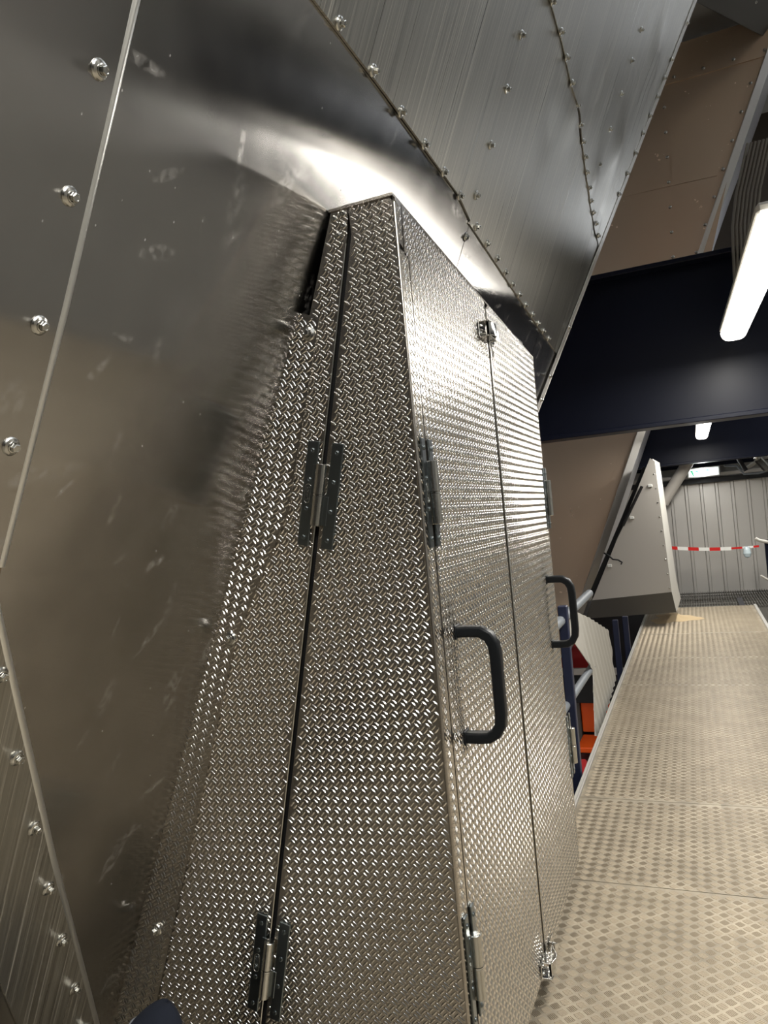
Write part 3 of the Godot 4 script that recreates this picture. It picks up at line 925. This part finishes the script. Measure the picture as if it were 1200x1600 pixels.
func latch(t: Node3D, z: float, y: float) -> void:
	var l := Node3D.new()
	l.name = "latch"
	t.add_child(l, true)
	l.transform = t.global_transform.affine_inverse()
	l.set_meta("label", "chromed toggle latch across the door joint")
	var X := Transform3D(Basis(Vector3(0, 0, -1), Vector3.UP, Vector3.RIGHT), Vector3(-0.498, y, z))   # x away along the doors, y up, z out
	var mb := MB.new()
	box(mb, X.translated_local(Vector3(-0.045, 0.004, 0.003)), Vector3(0.07, 0.045, 0.003), 0.001)
	for s in [-1.0, 1.0]: box(mb, X.translated_local(Vector3(-0.04, 0.004 + s * 0.021, 0.016)), Vector3(0.055, 0.0025, 0.028), 0.001)
	for s in [-1.0, 1.0]: lathe(mb, [Vector2(0.005, 0.004), Vector2(0.0042, 0.007), Vector2(0.0, 0.0078)], X.translated_local(Vector3(-0.062, 0.004 + s * 0.011, 0)), 12)
	part("base_plate", mb, M["chrome"], l)
	mb = MB.new()   # curved lever
	var rows := []
	for k in 9:
		var u := -0.062 + 0.085 * k / 8.0
		var zz := 0.024 + 0.014 * sin(PI * k / 8.0) - 0.008 * k / 8.0
		var row := []
		for q in [[-0.018, 0.0], [-0.017, 0.003], [0.017, 0.003], [0.018, 0.0], [0.017, -0.002], [-0.017, -0.002]]: row.append(X * Vector3(u, 0.004 + q[0], zz + q[1]))
		rows.append(row)
	grid_smooth(mb, rows, true)
	part("lever", mb, M["chrome"], l)
	mb = MB.new()   # wire bail
	tube(mb, [X * Vector3(-0.02, 0.016, 0.018), X * Vector3(0.03, 0.016, 0.013), X * Vector3(0.052, 0.012, 0.012), X * Vector3(0.056, 0.004, 0.012), X * Vector3(0.052, -0.004, 0.012), X * Vector3(0.03, -0.008, 0.013), X * Vector3(-0.02, -0.008, 0.018)], 0.0025, 8)
	part("bail", mb, M["chrome"], l)
	mb = MB.new()   # catch on the other door, with its bent lip
	box(mb, X.translated_local(Vector3(0.065, 0.004, 0.003)), Vector3(0.04, 0.038, 0.003), 0.001)
	box(mb, X.translated_local(Vector3(0.05, 0.004, 0.012)), Vector3(0.003, 0.03, 0.018), 0.001)
	box(mb, Transform3D(X.basis * Basis(Vector3.UP, -0.6), X * Vector3(0.046, 0.004, 0.023)), Vector3(0.014, 0.03, 0.0025), 0.001)
	box(mb, Transform3D(X.basis * Basis(Vector3.BACK, 0.5), X * Vector3(0.03, -0.035, 0.008)), Vector3(0.008, 0.05, 0.003), 0.001)
	part("catch", mb, M["chrome"], l)

func beams() -> void:
	# deep navy girders crossing above the walkway
	for b in [[-5.0, 1.81, 2.84, "deep navy steel girder crossing over the walkway in front of the strip lamp"], [-10.2, 1.765, 2.9, "farther navy steel girder above the end wall, behind the small lamp"]]:
		var z: float = b[0]
		var y0: float = b[1]
		var y1: float = b[2]
		var t := thing("girder", b[3], "girder", Vector3(1.0, y0, z))
		var mb := MB.new()
		box(mb, Transform3D(Basis(), Vector3(0.7, (y0 + y1) / 2, z - 0.09)), Vector3(7.4, y1 - y0 - 0.03, 0.016))
		part("web", mb, M["navy paint"], t)
		for y in [y0 + 0.012, y1 - 0.012]:
			mb = MB.new()
			box(mb, Transform3D(Basis(), Vector3(0.7, y, z - 0.09)), Vector3(7.4, 0.03, 0.2), 0.004)
			part("flange", mb, M["navy paint"], t)
	# (lower flange faces of the girders reflect the bright plates below)

func far_hopper() -> void:
	var zt := 0.0
	var zc := func(y: float) -> float: return -8.6 + zt * (y - 1.0)
	# corner line of the far hopper: x = cx(y)
	var cx := func(y: float) -> float: return -0.459 + 0.4297 * (y - 2.069)
	var t := thing("hopper", "farther hopper clad in brown-tinged sheet, beyond the large navy girder", "hopper", Vector3(-1.5, 0, -9.4))
	var up := Vector3(0, 1, zt).normalized()
	var N := frame(Vector3(0, 1.0, -8.6), Vector3.RIGHT, Vector3(0, -zt, 1))      # its near face: x right, y up the face, from y = 1
	var mb := MB.new()
	var c := func(x: float, y: float) -> Vector2: return Vector2(x, (y - 1.0) * sqrt(1 + zt * zt))
	slab(mb, [c.call(cx.call(-0.4) - 0.04, -0.4), c.call(cx.call(6.2) - 0.04, 6.2), c.call(-4.0, 6.2), c.call(-4.0, -0.4)], N, -0.6, -0.006)
	part("body", mb, M["brown-tinged aluminium"], t)
	var wv := func(p: Vector2) -> float: return 0.004 * sin(p.x * 2.3 + 0.5) * sin(p.y * 1.9 + 1.0) + 0.0012 * sin(p.x * 7.0 + p.y * 3.0)
	var lines := func(x0: float, y0: float, x1: float, y1: float, x2: float, y2: float, x3: float, y3: float) -> void:
		var pl := MB.new()
		slab(pl, [c.call(x0, y0), c.call(x1, y1), c.call(x2, y2), c.call(x3, y3)], N, -0.005, 0.0, 0.12, wv)
		part("cladding_sheet", pl, M["brown-tinged aluminium"], t)
	# panels left of, between and right of the two screwed seams
	lines.call(-3.9, 2.9, 0.02, 2.9, 0.107, 4.70, -3.9, 4.76)
	lines.call(-3.9, 4.765, 0.104, 4.706, 0.14, 5.80, -3.9, 5.83)
	lines.call(0.027, 2.9, -0.05 + 0.17, 2.9, 0.545, 4.69, 0.11, 4.70)
	lines.call(0.112, 4.706, 0.549, 4.695, 0.985, 5.79, 0.146, 5.80)
	lines.call(0.127, 2.9, cx.call(2.9) - 0.004, 2.9, cx.call(5.8) - 0.004, 5.8, 0.992, 5.79)
	lines.call(-3.9, -0.3, cx.call(-0.3) - 0.16, -0.3, cx.call(2.895) - 0.16, 2.895, -3.9, 2.895)
	lines.call(cx.call(1.86) - 0.155, 1.86, cx.call(1.86) - 0.004, 1.86, cx.call(2.895) - 0.004, 2.895, cx.call(2.895) - 0.155, 2.895)
	lines.call(cx.call(-0.3) - 0.155, -0.3, cx.call(-0.3) - 0.004, -0.3, cx.call(1.855) - 0.004, 1.855, cx.call(1.855) - 0.155, 1.855)
	# band along the top
	var bd := MB.new()
	slab(bd, [c.call(-3.9, 5.82), c.call(cx.call(5.8), 5.79), c.call(cx.call(6.12), 6.12), c.call(-3.9, 6.12)], N, -0.005, 0.012)
	var bp := part("top_band", bd, M["brown-tinged aluminium"], t)
	for k in 8: put("screw", screw_mesh, M["steel"], bp, spun(N, c.call(1.1 - k * 0.29, 5.85), 0.012, 0.0, 1.3))
	for k in 9:
		var y := 3.4 + k * 0.27
		put("screw", screw_mesh, M["steel"], bp, spun(N, c.call(0.05 + (y - 3.4) * 0.035 - 0.02, y), 0.002, 0.0, 1.3))
		put("screw", screw_mesh, M["steel"], bp, spun(N, c.call(0.06 + (y - 3.4) * 0.41, y), 0.002, 0.0, 1.3))
	# leaning front facing the walkway
	var sl := Vector3(0.4297, 1, zt).normalized()
	var fw := MB.new()
	var o := Vector3(cx.call(1.0), 1.0, -8.6)
	var FW := frame(o, sl, Vector3(1, -0.4297, 0).normalized())
	slab(fw, [Vector2(-1.5, -0.03), Vector2(5.8, -0.03), Vector2(5.8, -1.55), Vector2(-1.5, -1.2)], FW, -0.02, 0.0, 0.2, func(p): return 0.006 * sin(p.x * 2.6 + p.y * 4.0))
	part("front_sheet", fw, M["bright sheet"], t)
	fw = MB.new()
	beam_between(fw, o + sl * -1.5, o + sl * 5.8, 0.10, 0.014, Vector3(0.75, -0.3, 0.9))
	part("corner_trim", fw, M["galvanised"], t)
	# dark upper casing above the band
	var up_t := thing("duct", "dark sheet duct high above the farther hopper", "duct", Vector3(0.4, 5.9, -8.0))
	mb = MB.new()
	slab(mb, [Vector2(-4.0, -8.57), Vector2(1.10, -8.57), Vector2(0.44, -7.72), Vector2(-0.9, -5.7), Vector2(-4.0, -5.7)], frame(Vector3(0, 6.0, 0), Vector3.RIGHT, Vector3.DOWN) * Transform3D(Basis.from_scale(Vector3(1, -1, 1)), Vector3.ZERO), -0.04, 0.0)
	part("soffit", mb, M["dark grey paint"], up_t)
	mb = MB.new()
	var ca := Vector3(1.12, 6.0, -8.62)
	var cb := Vector3(-0.9, 6.0, -5.66)
	var cn := Vector3(0.62, -0.55, 0.42).normalized()
	var cu := Vector3(0.26, 0.42, 0.18)
	mb.quad(ca, cb, cb + cu, ca + cu, cn)
	mb.quad(ca - cn * 0.02, cb - cn * 0.02, cb + cu - cn * 0.02, ca + cu - cn * 0.02, -cn)
	part("sloping_casing", mb, M["dark grey paint"], up_t)
	mb = MB.new()
	beam_between(mb, ca + cu + Vector3(0.12, 0.02, 0.08), cb + cu + Vector3(0.12, 0.02, 0.08), 0.3, 0.05, Vector3(0.3, 1, 0.2), 0.01)
	part("upper_casing", mb, M["galvanised"], up_t)
	mb = MB.new()
	lathe(mb, [Vector2(0, -0.14), Vector2(0.11, -0.14), Vector2(0.13, -0.08), Vector2(0.13, 0.1)], Transform3D(Basis(Vector3.RIGHT, -PI / 2), Vector3(0.80, 6.3, -7.72)), 18)
	part("round_outlet", mb, M["black rubber"], up_t)
	for k in 4: put("screw", screw_mesh, M["steel"], up_t, Transform3D(Basis(), ca.lerp(cb, 0.1 + 0.14 * k) + cu * 0.4 + cn * 0.003) * Transform3D(frame(Vector3.ZERO, Vector3.UP, cn).basis, Vector3.ZERO))
	# enclosure of the farther hopper
	var en := thing("painted_enclosure", "off-white wedge-shaped box standing against the farther hopper", "enclosure", Vector3(-0.7, 0.1, -8.5))
	var E := Transform3D(Basis(Vector3.RIGHT, Vector3.UP, Vector3.BACK), Vector3(0, 0, -8.30))
	var k := 8.30 / 8.5
	var q := func(x: float, y: float) -> Vector2: return Vector2(x * k, 1.35 + (y - 1.35) * k)
	mb = MB.new()
	slab(mb, [q.call(-0.375, 1.80), q.call(-0.33, 1.76), q.call(-0.285, 0.338), q.call(-1.126, 0.284), q.call(-1.10, 0.33)], E, -0.02, 0.0)
	part("side_panel", mb, M["off-white paint"], en)
	mb = MB.new()
	var a0: Vector3 = E * Vector3(q.call(-1.126, 0.284).x, q.call(-1.126, 0.284).y, 0)
	var b0: Vector3 = E * Vector3(q.call(-0.285, 0.338).x, q.call(-0.285, 0.338).y, 0)
	var a1: Vector3 = E * Vector3(q.call(-1.215, 0.078).x, q.call(-1.215, 0.078).y, -0.02)
	var b1: Vector3 = E * Vector3(q.call(-0.257, 0.116).x, q.call(-0.257, 0.116).y, -0.02)
	mb.quad(a0, b0, b1, a1, Vector3(0, -0.3, 1).normalized())
	mb.quad(a0 - Vector3(0, 0, 0.05), b0 - Vector3(0, 0, 0.05), b1 - Vector3(0, 0, 0.05), a1 - Vector3(0, 0, 0.05), Vector3(0, 0, -1))
	mb.quad(a1, b1, b1 - Vector3(0, 0, 0.05), a1 - Vector3(0, 0, 0.05), Vector3.DOWN)
	part("skirt", mb, M["dark grey paint"], en, "darker grey bottom band")
	mb = MB.new()   # front of that box
	var f0: Vector3 = E * Vector3(q.call(-0.35, 1.79).x, q.call(-0.35, 1.79).y, 0)
	var f1: Vector3 = E * Vector3(q.call(-0.285, 0.338).x, q.call(-0.285, 0.338).y, 0)
	var bk := Vector3(0.03, 0, -1.1)
	var nx := (f1 - f0).cross(bk).normalized()
	if nx.x < 0: nx = -nx
	mb.quad(f0, f1, f1 + bk, f0 + bk, nx)
	mb.quad(f1, b1, b1 + bk, f1 + bk, nx)
	mb.quad(f0 - nx * 0.02, b1 - nx * 0.02, b1 + bk - nx * 0.02, f0 + bk - nx * 0.02, -nx)
	part("front_panel", mb, M["pale grey paint"], en)
	for s in 9: put("rivet", rivet_mesh, M["steel"], en, spun(E, q.call(-0.352 + 0.006 * s, 1.62 - s * 0.155), 0.0, 0.0, 1.2))
	mb = MB.new()
	for s in [[-0.40, 1.50], [-0.62, 1.17], [-0.90, 0.66]]: box(mb, E.translated_local(Vector3(q.call(s[0], s[1]).x, q.call(s[0], s[1]).y, 0.01)), Vector3(0.045, 0.03, 0.02), 0.004)
	part("bracket", mb, M["white plastic"], en)
	# black strut between the hopper and the lid
	var gs := thing("gas_strut", "black strut and strap along the slanted edge of the off-white box", "strut", Vector3(-1.0, 0.4, -8.25))
	mb = MB.new()
	beam_between(mb, Vector3(-0.42, 1.70, -8.36), Vector3(-1.12, 0.34, -8.36), 0.02, 0.055, Vector3(1, -0.5, 0), 0.004)
	part("strap", mb, M["black rubber"], gs)
	mb = MB.new()
	tube(mb, [Vector3(-0.47, 1.50, -8.26), Vector3(-0.70, 1.10, -8.26)], 0.016, 10)
	tube(mb, [Vector3(-0.70, 1.10, -8.26), Vector3(-0.80, 0.93, -8.26)], 0.008, 8)
	part("rod", mb, M["black rubber"], gs)
	mb = MB.new()
	tube(mb, [Vector3(-0.92, 0.82, -8.25), Vector3(-0.87, 0.79, -8.22), Vector3(-0.83, 0.75, -8.2), Vector3(-0.78, 0.74, -8.22), Vector3(-0.74, 0.71, -8.22), Vector3(-0.755, 0.69, -8.22)], 0.009, 8)
	part("hook", mb, M["black rubber"], gs)
	# pale round duct behind the box
	var dp := thing("pipe", "beige round pipe slanting down behind the off-white box", "pipe", Vector3(-0.1, 1.6, -10.62))
	mb = MB.new()
	tube(mb, [Vector3(0.12, 2.02, -10.62), Vector3(-0.01, 1.786, -10.62), Vector3(-0.36, 1.29, -10.62)], 0.075, 18)
	part("tube", mb, M["off-white paint"], dp)
	# box of the next hopper, behind the camera: the side plates reflect it
	var hb := thing("painted_enclosure", "off-white wedge-shaped box behind the camera, left of the walkway", "enclosure", Vector3(-2.6, 0, 3.1))
	mb = MB.new()
	slab(mb, [Vector2(-0.45, 0.0), Vector2(0.5, 0.0), Vector2(0.42, 2.7), Vector2(0.1, 2.9)], Transform3D(Basis(Vector3.LEFT, Vector3.UP, Vector3.FORWARD), Vector3(-2.6, 0, 2.9)), -0.5, 0.0)
	part("side_panel", mb, M["off-white paint"], hb)

func lower_level() -> void:
	var z := -9.0
	var cab := thing("cabinet", "orange machine cabinet on the level below, left of the walkway", "cabinet", Vector3(-1.3, -2.6, z - 0.3))
	var mb := MB.new()
	box(mb, Transform3D(Basis(), Vector3(-1.27, -1.09, z - 0.3)), Vector3(0.34, 0.52, 0.6), 0.01)
	part("door", mb, M["orange paint"], cab)
	mb = MB.new()
	box(mb, Transform3D(Basis(), Vector3(-1.27, -2.0, z - 0.33)), Vector3(0.32, 1.2, 0.5), 0.01)
	part("plinth", mb, M["charcoal paint"], cab)
	mb = MB.new()
	box(mb, Transform3D(Basis(), Vector3(-1.52, -1.2, z - 0.28)), Vector3(0.14, 0.5, 0.6), 0.01)
	part("side_box", mb, M["dark grey paint"], cab)
	var m2 := thing("machine_casing", "flat orange and red machine casing lying below the orange cabinet", "machine", Vector3(-1.2, -2.6, -8.2))
	mb = MB.new()
	box(mb, Transform3D(Basis(), Vector3(-1.22, -1.36, -8.6)), Vector3(0.4, 0.06, 0.5), 0.01)
	part("orange_lid", mb, M["orange paint"], m2)
	mb = MB.new()
	box(mb, Transform3D(Basis(), Vector3(-1.22, -1.52, -8.4)), Vector3(0.5, 0.05, 0.5), 0.01)
	box(mb, Transform3D(Basis(), Vector3(-1.24, -1.80, -8.0)), Vector3(0.3, 0.10, 0.5), 0.01)
	part("red_casing", mb, M["dark red paint"], m2)
	mb = MB.new()
	box(mb, Transform3D(Basis(), Vector3(-1.35, -2.05, -7.6)), Vector3(0.6, 1.0, 0.5), 0.01)
	part("base", mb, M["dark red paint"], m2)
	mb = MB.new()
	box(mb, Transform3D(Basis(), Vector3(-1.2, -1.66, -8.25)), Vector3(0.5, 0.03, 0.4), 0.01)
	part("pale_lid", mb, M["off-white paint"], m2)
	var rp := thing("red_crate", "red crate beyond the navy post under the off-white box", "crate", Vector3(-1.45, -2.6, -9.8))
	mb = MB.new()
	box(mb, Transform3D(Basis(), Vector3(-1.5, -0.62, -9.9)), Vector3(0.5, 0.34, 0.4), 0.01)
	part("crate_side", mb, M["red paint"], rp)
	mb = MB.new()
	box(mb, Transform3D(Basis(), Vector3(-1.5, -1.7, -9.9)), Vector3(0.45, 1.7, 0.35), 0.01)
	part("stand", mb, M["charcoal paint"], rp)
	var rb := thing("red_machine", "red machine part at the foot of the nearest navy post", "machine", Vector3(-1.5, -2.6, -6.5))
	mb = MB.new()
	box(mb, Transform3D(Basis(Vector3.UP, 0.3), Vector3(-1.2, -1.3, -6.9)), Vector3(0.3, 0.5, 0.5), 0.03)
	part("casing", mb, M["red paint"], rb)
	mb = MB.new()
	box(mb, Transform3D(Basis(), Vector3(-1.2, -2.1, -6.9)), Vector3(0.3, 1.05, 0.5), 0.02)
	part("foot", mb, M["charcoal paint"], rb)
	var wb := thing("floor_beam", "white horizontal beam below walkway level, behind the navy post", "beam", Vector3(-1.25, -0.58, z + 0.2))
	mb = MB.new()
	box(mb, Transform3D(Basis(), Vector3(-1.4, -0.57, z + 0.25)), Vector3(1.6, 0.075, 0.06), 0.006)
	part("rail", mb, M["off-white paint"], wb)
	mb = MB.new()
	box(mb, Transform3D(Basis(), Vector3(-1.4, -0.80, z + 0.1)), Vector3(1.6, 0.34, 0.06), 0.006)
	part("dark_web", mb, M["charcoal paint"], wb)
	var bk := thing("press_machine", "dark machine frame filling the level below the walkway", "machine", Vector3(-2.0, -2.6, -10.4))
	mb = MB.new()
	box(mb, Transform3D(Basis(), Vector3(-2.0, -1.2, -10.6)), Vector3(3.0, 2.8, 0.5), 0.02)
	part("frame", mb, M["charcoal paint"], bk)

func railings() -> void:
	var r := thing("railing", "navy steel railing post with grey rails beside the walkway gap", "railing", Vector3(-0.65, -0.1, -3.9))
	var mb := MB.new()
	box(mb, Transform3D(Basis(Vector3.BACK, -0.006), Vector3(-0.664, -0.6, -3.82)), Vector3(0.047, 2.9, 0.047), 0.004)
	part("post", mb, M["blue post paint"], r)
	mb = MB.new()
	tube(mb, [Vector3(-0.67, 0.775, -3.1), Vector3(-0.67, 0.775, -4.95), Vector3(-0.69, 0.74, -5.02)], 0.026, 14)
	part("rail", mb, M["grey paint"], r)
	mb = MB.new()
	tube(mb, [Vector3(-0.68, 0.36, -3.1), Vector3(-0.68, 0.32, -4.85)], 0.022, 14)
	part("rail", mb, M["grey paint"], r)
	for p in [[-0.73, -6.9, "first of the two navy posts under the off-white box"], [-0.66, -7.1, "second of the two navy posts under the off-white box, nearer the walkway"]]:
		var q := thing("post", p[2], "post", Vector3(p[0], -2.6, p[1]))
		mb = MB.new()
		box(mb, Transform3D(Basis(), Vector3(p[0], -1.15, p[1])), Vector3(0.05, 2.9, 0.05), 0.004)
		part("column", mb, M["blue post paint"], q)
		mb = MB.new()
		box(mb, Transform3D(Basis(), Vector3(p[0], -2.59, p[1])), Vector3(0.14, 0.016, 0.14), 0.003)
		part("base_plate", mb, M["navy paint"], q)
	# corrugated guard sheet at the walkway edge
	var g := thing("guard_sheet", "grey corrugated guard sheet standing along the walkway edge", "guard", Vector3(-0.66, 0, -4.9))
	mb = MB.new()
	var G := Transform3D(Basis(Vector3(0, 0, -1), Vector3.UP, Vector3.RIGHT), Vector3(-0.655, 0, 0))
	slab(mb, [Vector2(3.98, 0.66), Vector2(4.05, 0.80), Vector2(4.75, 0.645), Vector2(5.72, 0.40), Vector2(5.83, 0.0), Vector2(4.72, -0.09), Vector2(4.53, -0.03), Vector2(4.70, 0.33)], G, -0.004, 0.0, 0.03, func(p): return 0.006 * sin((p.x * 0.75 + p.y * 0.66) * 62.0) * smoothstep(4.35, 4.6, p.x))
	part("sheet", mb, M["pale grey paint"], g)
	# railing seen past the right end of the plates
	var rr := thing("railing", "grey hand rail and dark post at the right end of the walkway", "railing", Vector3(0.68, 0, -9.0))
	mb = MB.new()
	tube(mb, [Vector3(0.605, 0.825, -9.0), Vector3(0.64, 0.80, -9.0), Vector3(0.9, 0.72, -9.0)], 0.018, 12)
	part("rail", mb, M["pale grey paint"], rr)
	mb = MB.new()
	tube(mb, [Vector3(0.62, 0.415, -9.0), Vector3(0.68, 0.37, -9.0), Vector3(0.9, 0.33, -9.0)], 0.012, 10)
	part("rail", mb, M["pale grey paint"], rr)
	mb = MB.new()
	box(mb, Transform3D(Basis(), Vector3(0.715, 0.35, -9.03)), Vector3(0.05, 0.9, 0.05), 0.004)
	part("post", mb, M["navy paint"], rr)

func small_things() -> void:
	# cables hanging down over the girder
	for i in 7:
		var x := 0.352 + i * 0.021
		var t := thing("cable", "grey cable of the bundle hanging over the girder beside the strip lamp", "cable", Vector3(x, 2.9, -4.78), "grey cables hanging beside the strip lamp")
		var mb := MB.new()
		var y0: float = [2.42, 2.50, 2.46, 2.55, 2.48, 2.6, 2.52][i]
		tube(mb, [Vector3(x - 0.02, y0, -4.80), Vector3(x - 0.008, y0 + 0.15, -4.79), Vector3(x, 2.75, -4.78), Vector3(x + 0.01, 2.9, -4.8), Vector3(x + 0.05, 3.1, -4.85), Vector3(x + 0.14, 3.4, -4.9)], 0.0085, 8)
		part("sheath", mb, M["cable grey"], t)
	# emergency exit light above the end wall
	var ex := thing("exit_sign", "lit white exit sign with green pictogram above the ribbed wall", "sign", Vector3(0.18, 1.6, -11.15))
	var mb := MB.new()
	box(mb, Transform3D(Basis(), Vector3(0.185, 1.665, -11.16)), Vector3(0.42, 0.13, 0.07), 0.01)
	part("body", mb, M["white plastic"], ex)
	mb = MB.new()
	box(mb, Transform3D(Basis(), Vector3(0.185, 1.665, -11.122)), Vector3(0.38, 0.10, 0.008), 0.002)
	part("glowing_face", mb, M["exit face"], ex)
	mb = MB.new()
	var S := Transform3D(Basis(), Vector3(0.185, 1.665, -11.118))
	slab(mb, [Vector2(-0.17, 0.03), Vector2(-0.14, 0.035), Vector2(-0.12, -0.045), Vector2(-0.135, -0.045), Vector2(-0.15, 0.0)], S, 0.0, 0.002)
	slab(mb, [Vector2(-0.11, 0.03), Vector2(-0.07, 0.03), Vector2(-0.06, 0.0), Vector2(-0.085, 0.005)], S, 0.0, 0.002)
	slab(mb, [Vector2(0.0, 0.02), Vector2(0.05, 0.035), Vector2(0.11, 0.02), Vector2(0.05, 0.012)], S, 0.0, 0.002)
	part("pictogram", mb, M["exit green"], ex)
	var ol := OmniLight3D.new()
	ol.name = "sign_glow"
	ol.position = Vector3(0, 0.06, 0.08)
	ol.light_energy = 0.12
	ol.light_size = 0.05
	ol.omni_range = 30
	ol.omni_attenuation = 2.0
	ol.shadow_enabled = true
	ex.add_child(ol)
	# pipework at the upper right of the wall
	var pw := thing("pipework", "grey pipes and valve in the corner above the ribbed wall", "pipework", Vector3(0.85, 1.6, -10.9))
	mb = MB.new()
	tube(mb, [Vector3(0.45, 1.72, -11.0), Vector3(0.6, 1.70, -11.0), Vector3(0.68, 1.58, -11.0), Vector3(0.85, 1.57, -10.95), Vector3(1.1, 1.62, -10.95)], 0.014, 10)
	part("bent_pipe", mb, M["grey paint"], pw)
	mb = MB.new()
	tube(mb, [Vector3(0.72, 1.66, -10.95), Vector3(0.9, 1.76, -10.9), Vector3(1.2, 1.8, -10.9)], 0.024, 12)
	part("branch_pipe", mb, M["pale grey paint"], pw)
	mb = MB.new()
	tube(mb, [Vector3(0.62, 1.80, -10.9), Vector3(0.70, 1.62, -10.9)], 0.03, 12)
	part("dark_hose", mb, M["black rubber"], pw)
	mb = MB.new()
	box(mb, Transform3D(Basis(Vector3.BACK, 0.6), Vector3(0.90, 1.68, -10.85)), Vector3(0.10, 0.2, 0.08), 0.02)
	lathe(mb, [Vector2(0, 0.0), Vector2(0.05, 0.0), Vector2(0.055, 0.02), Vector2(0.03, 0.06), Vector2(0, 0.07)], Transform3D(Basis(), Vector3(0.84, 1.78, -10.85)), 14)
	part("valve", mb, M["steel"], pw)
	# red and white barrier tape in front of the wall
	var tp := thing("barrier_tape", "red and white barrier tape stretched in front of the ribbed wall", "tape", Vector3(0.2, 0.66, -10.6))
	var n := 17
	for i in n:
		var x0 := -0.36 + i * 0.065
		var x1 := x0 + 0.065
		var yy := func(x: float) -> float: return 0.688 - 0.055 * (x + 0.36) - 0.03 * sin(PI * (x + 0.36) / 1.1)
		var sg := MB.new()
		var a := Vector3(x0, yy.call(x0), -10.6)
		var b := Vector3(x1, yy.call(x1), -10.6)
		var h := 0.022 * (1.0 if i < 12 else 0.6)
		box(sg, Transform3D(Basis((b - a).normalized(), Vector3.UP, Vector3.BACK), (a + b) / 2.0), Vector3(a.distance_to(b), h * 2.0, 0.002))
		part("stripe", sg, M["tape red" if (i / 2) % 2 == 0 else "tape white"], tp)
	var bag := thing("plastic_bag", "small clear plastic bag hanging from the barrier tape", "bag", Vector3(0.6, 0.5, -10.58))
	mb = MB.new()
	lathe(mb, [Vector2(0.0, -0.09), Vector2(0.035, -0.075), Vector2(0.05, -0.03), Vector2(0.042, 0.02), Vector2(0.03, 0.05), Vector2(0.012, 0.06)], Transform3D(Basis(Vector3.RIGHT, -PI / 2), Vector3(0.60, 0.578, -10.575)), 12)
	part("film", mb, M["bag film"], bag)
	# navy fabric bag leaning at the foot of the side panel
	var kb := thing("fabric_bag", "dark navy fabric bag with a pale seam, its rounded top showing below the cover strip", "bag", Vector3(-1.34, 0, -1.03))
	mb = MB.new()
	var b0 := Vector3(-1.21, 0.01, -1.08)
	var ax := Vector3(-1.075, 0.415, -1.20) - b0
	var bx := ax.cross(Vector3.FORWARD).normalized()
	var bz := bx.cross(ax).normalized()
	var brow := []
	var seam := []
	for i in 19:
		var tt := sin(i / 18.0 * PI / 2.0)
		var r := 0.098 * pow(maxf(1.0 - pow(tt, 3.4), 0.0), 0.5) * (0.94 if i == 0 else 1.0)
		var row := []
		for j in 24:
			var a := TAU * j / 24.0
			var f := 1.0 + 0.03 * sin(a * 3.0 + tt * 5.0) + 0.02 * sin(a * 5.0 - tt * 9.0)
			row.append(b0 + ax * (tt + 0.004 * sin(a * 2.0)) + (bx * cos(a) * 1.0 + bz * sin(a) * 0.75) * r * f)
		brow.append(row)
		if i == 12:
			for j in 25: seam.append(row[j % 24] + (row[j % 24] - (b0 + ax * tt)).normalized() * 0.001)
	grid_smooth(mb, brow, true)
	for j in 24: mb.flat(b0, brow[0][j], brow[0][(j + 1) % 24], Vector3.DOWN)
	var kp := part("body", mb, M["navy cloth"], kb)
	mb = MB.new()
	tube(mb, seam, 0.0022, 6)
	part("seam", mb, M["pale thread"], kp, "pale stitched seam")
	# heap of sawdust by the off-white box
	var sd := MB.new()
	var rows := []
	for i in 9:
		var r := i / 8.0
		var row := []
		for j in 28:
			var a := TAU * j / 28.0
			var w := 1.0 + 0.25 * sin(a * 3.0 + 1.0) + 0.12 * sin(a * 7.0)
			row.append(Vector3(-0.30 + 0.24 * r * w * cos(a), 0.002 + 0.05 * pow(1.0 - r, 1.4), -8.85 + 0.34 * r * w * sin(a)))
		rows.append(row)
	grid_smooth(sd, rows, true)
	var so := MeshInstance3D.new()
	so.name = "sawdust"
	so.mesh = sd.mesh()
	so.set_surface_override_material(0, M["sawdust"])
	add_child(so, true)
	so.set_meta("kind", "stuff")
	so.set_meta("label", "tan sawdust spilled on the walkway by the off-white box")
	so.set_meta("category", "sawdust")
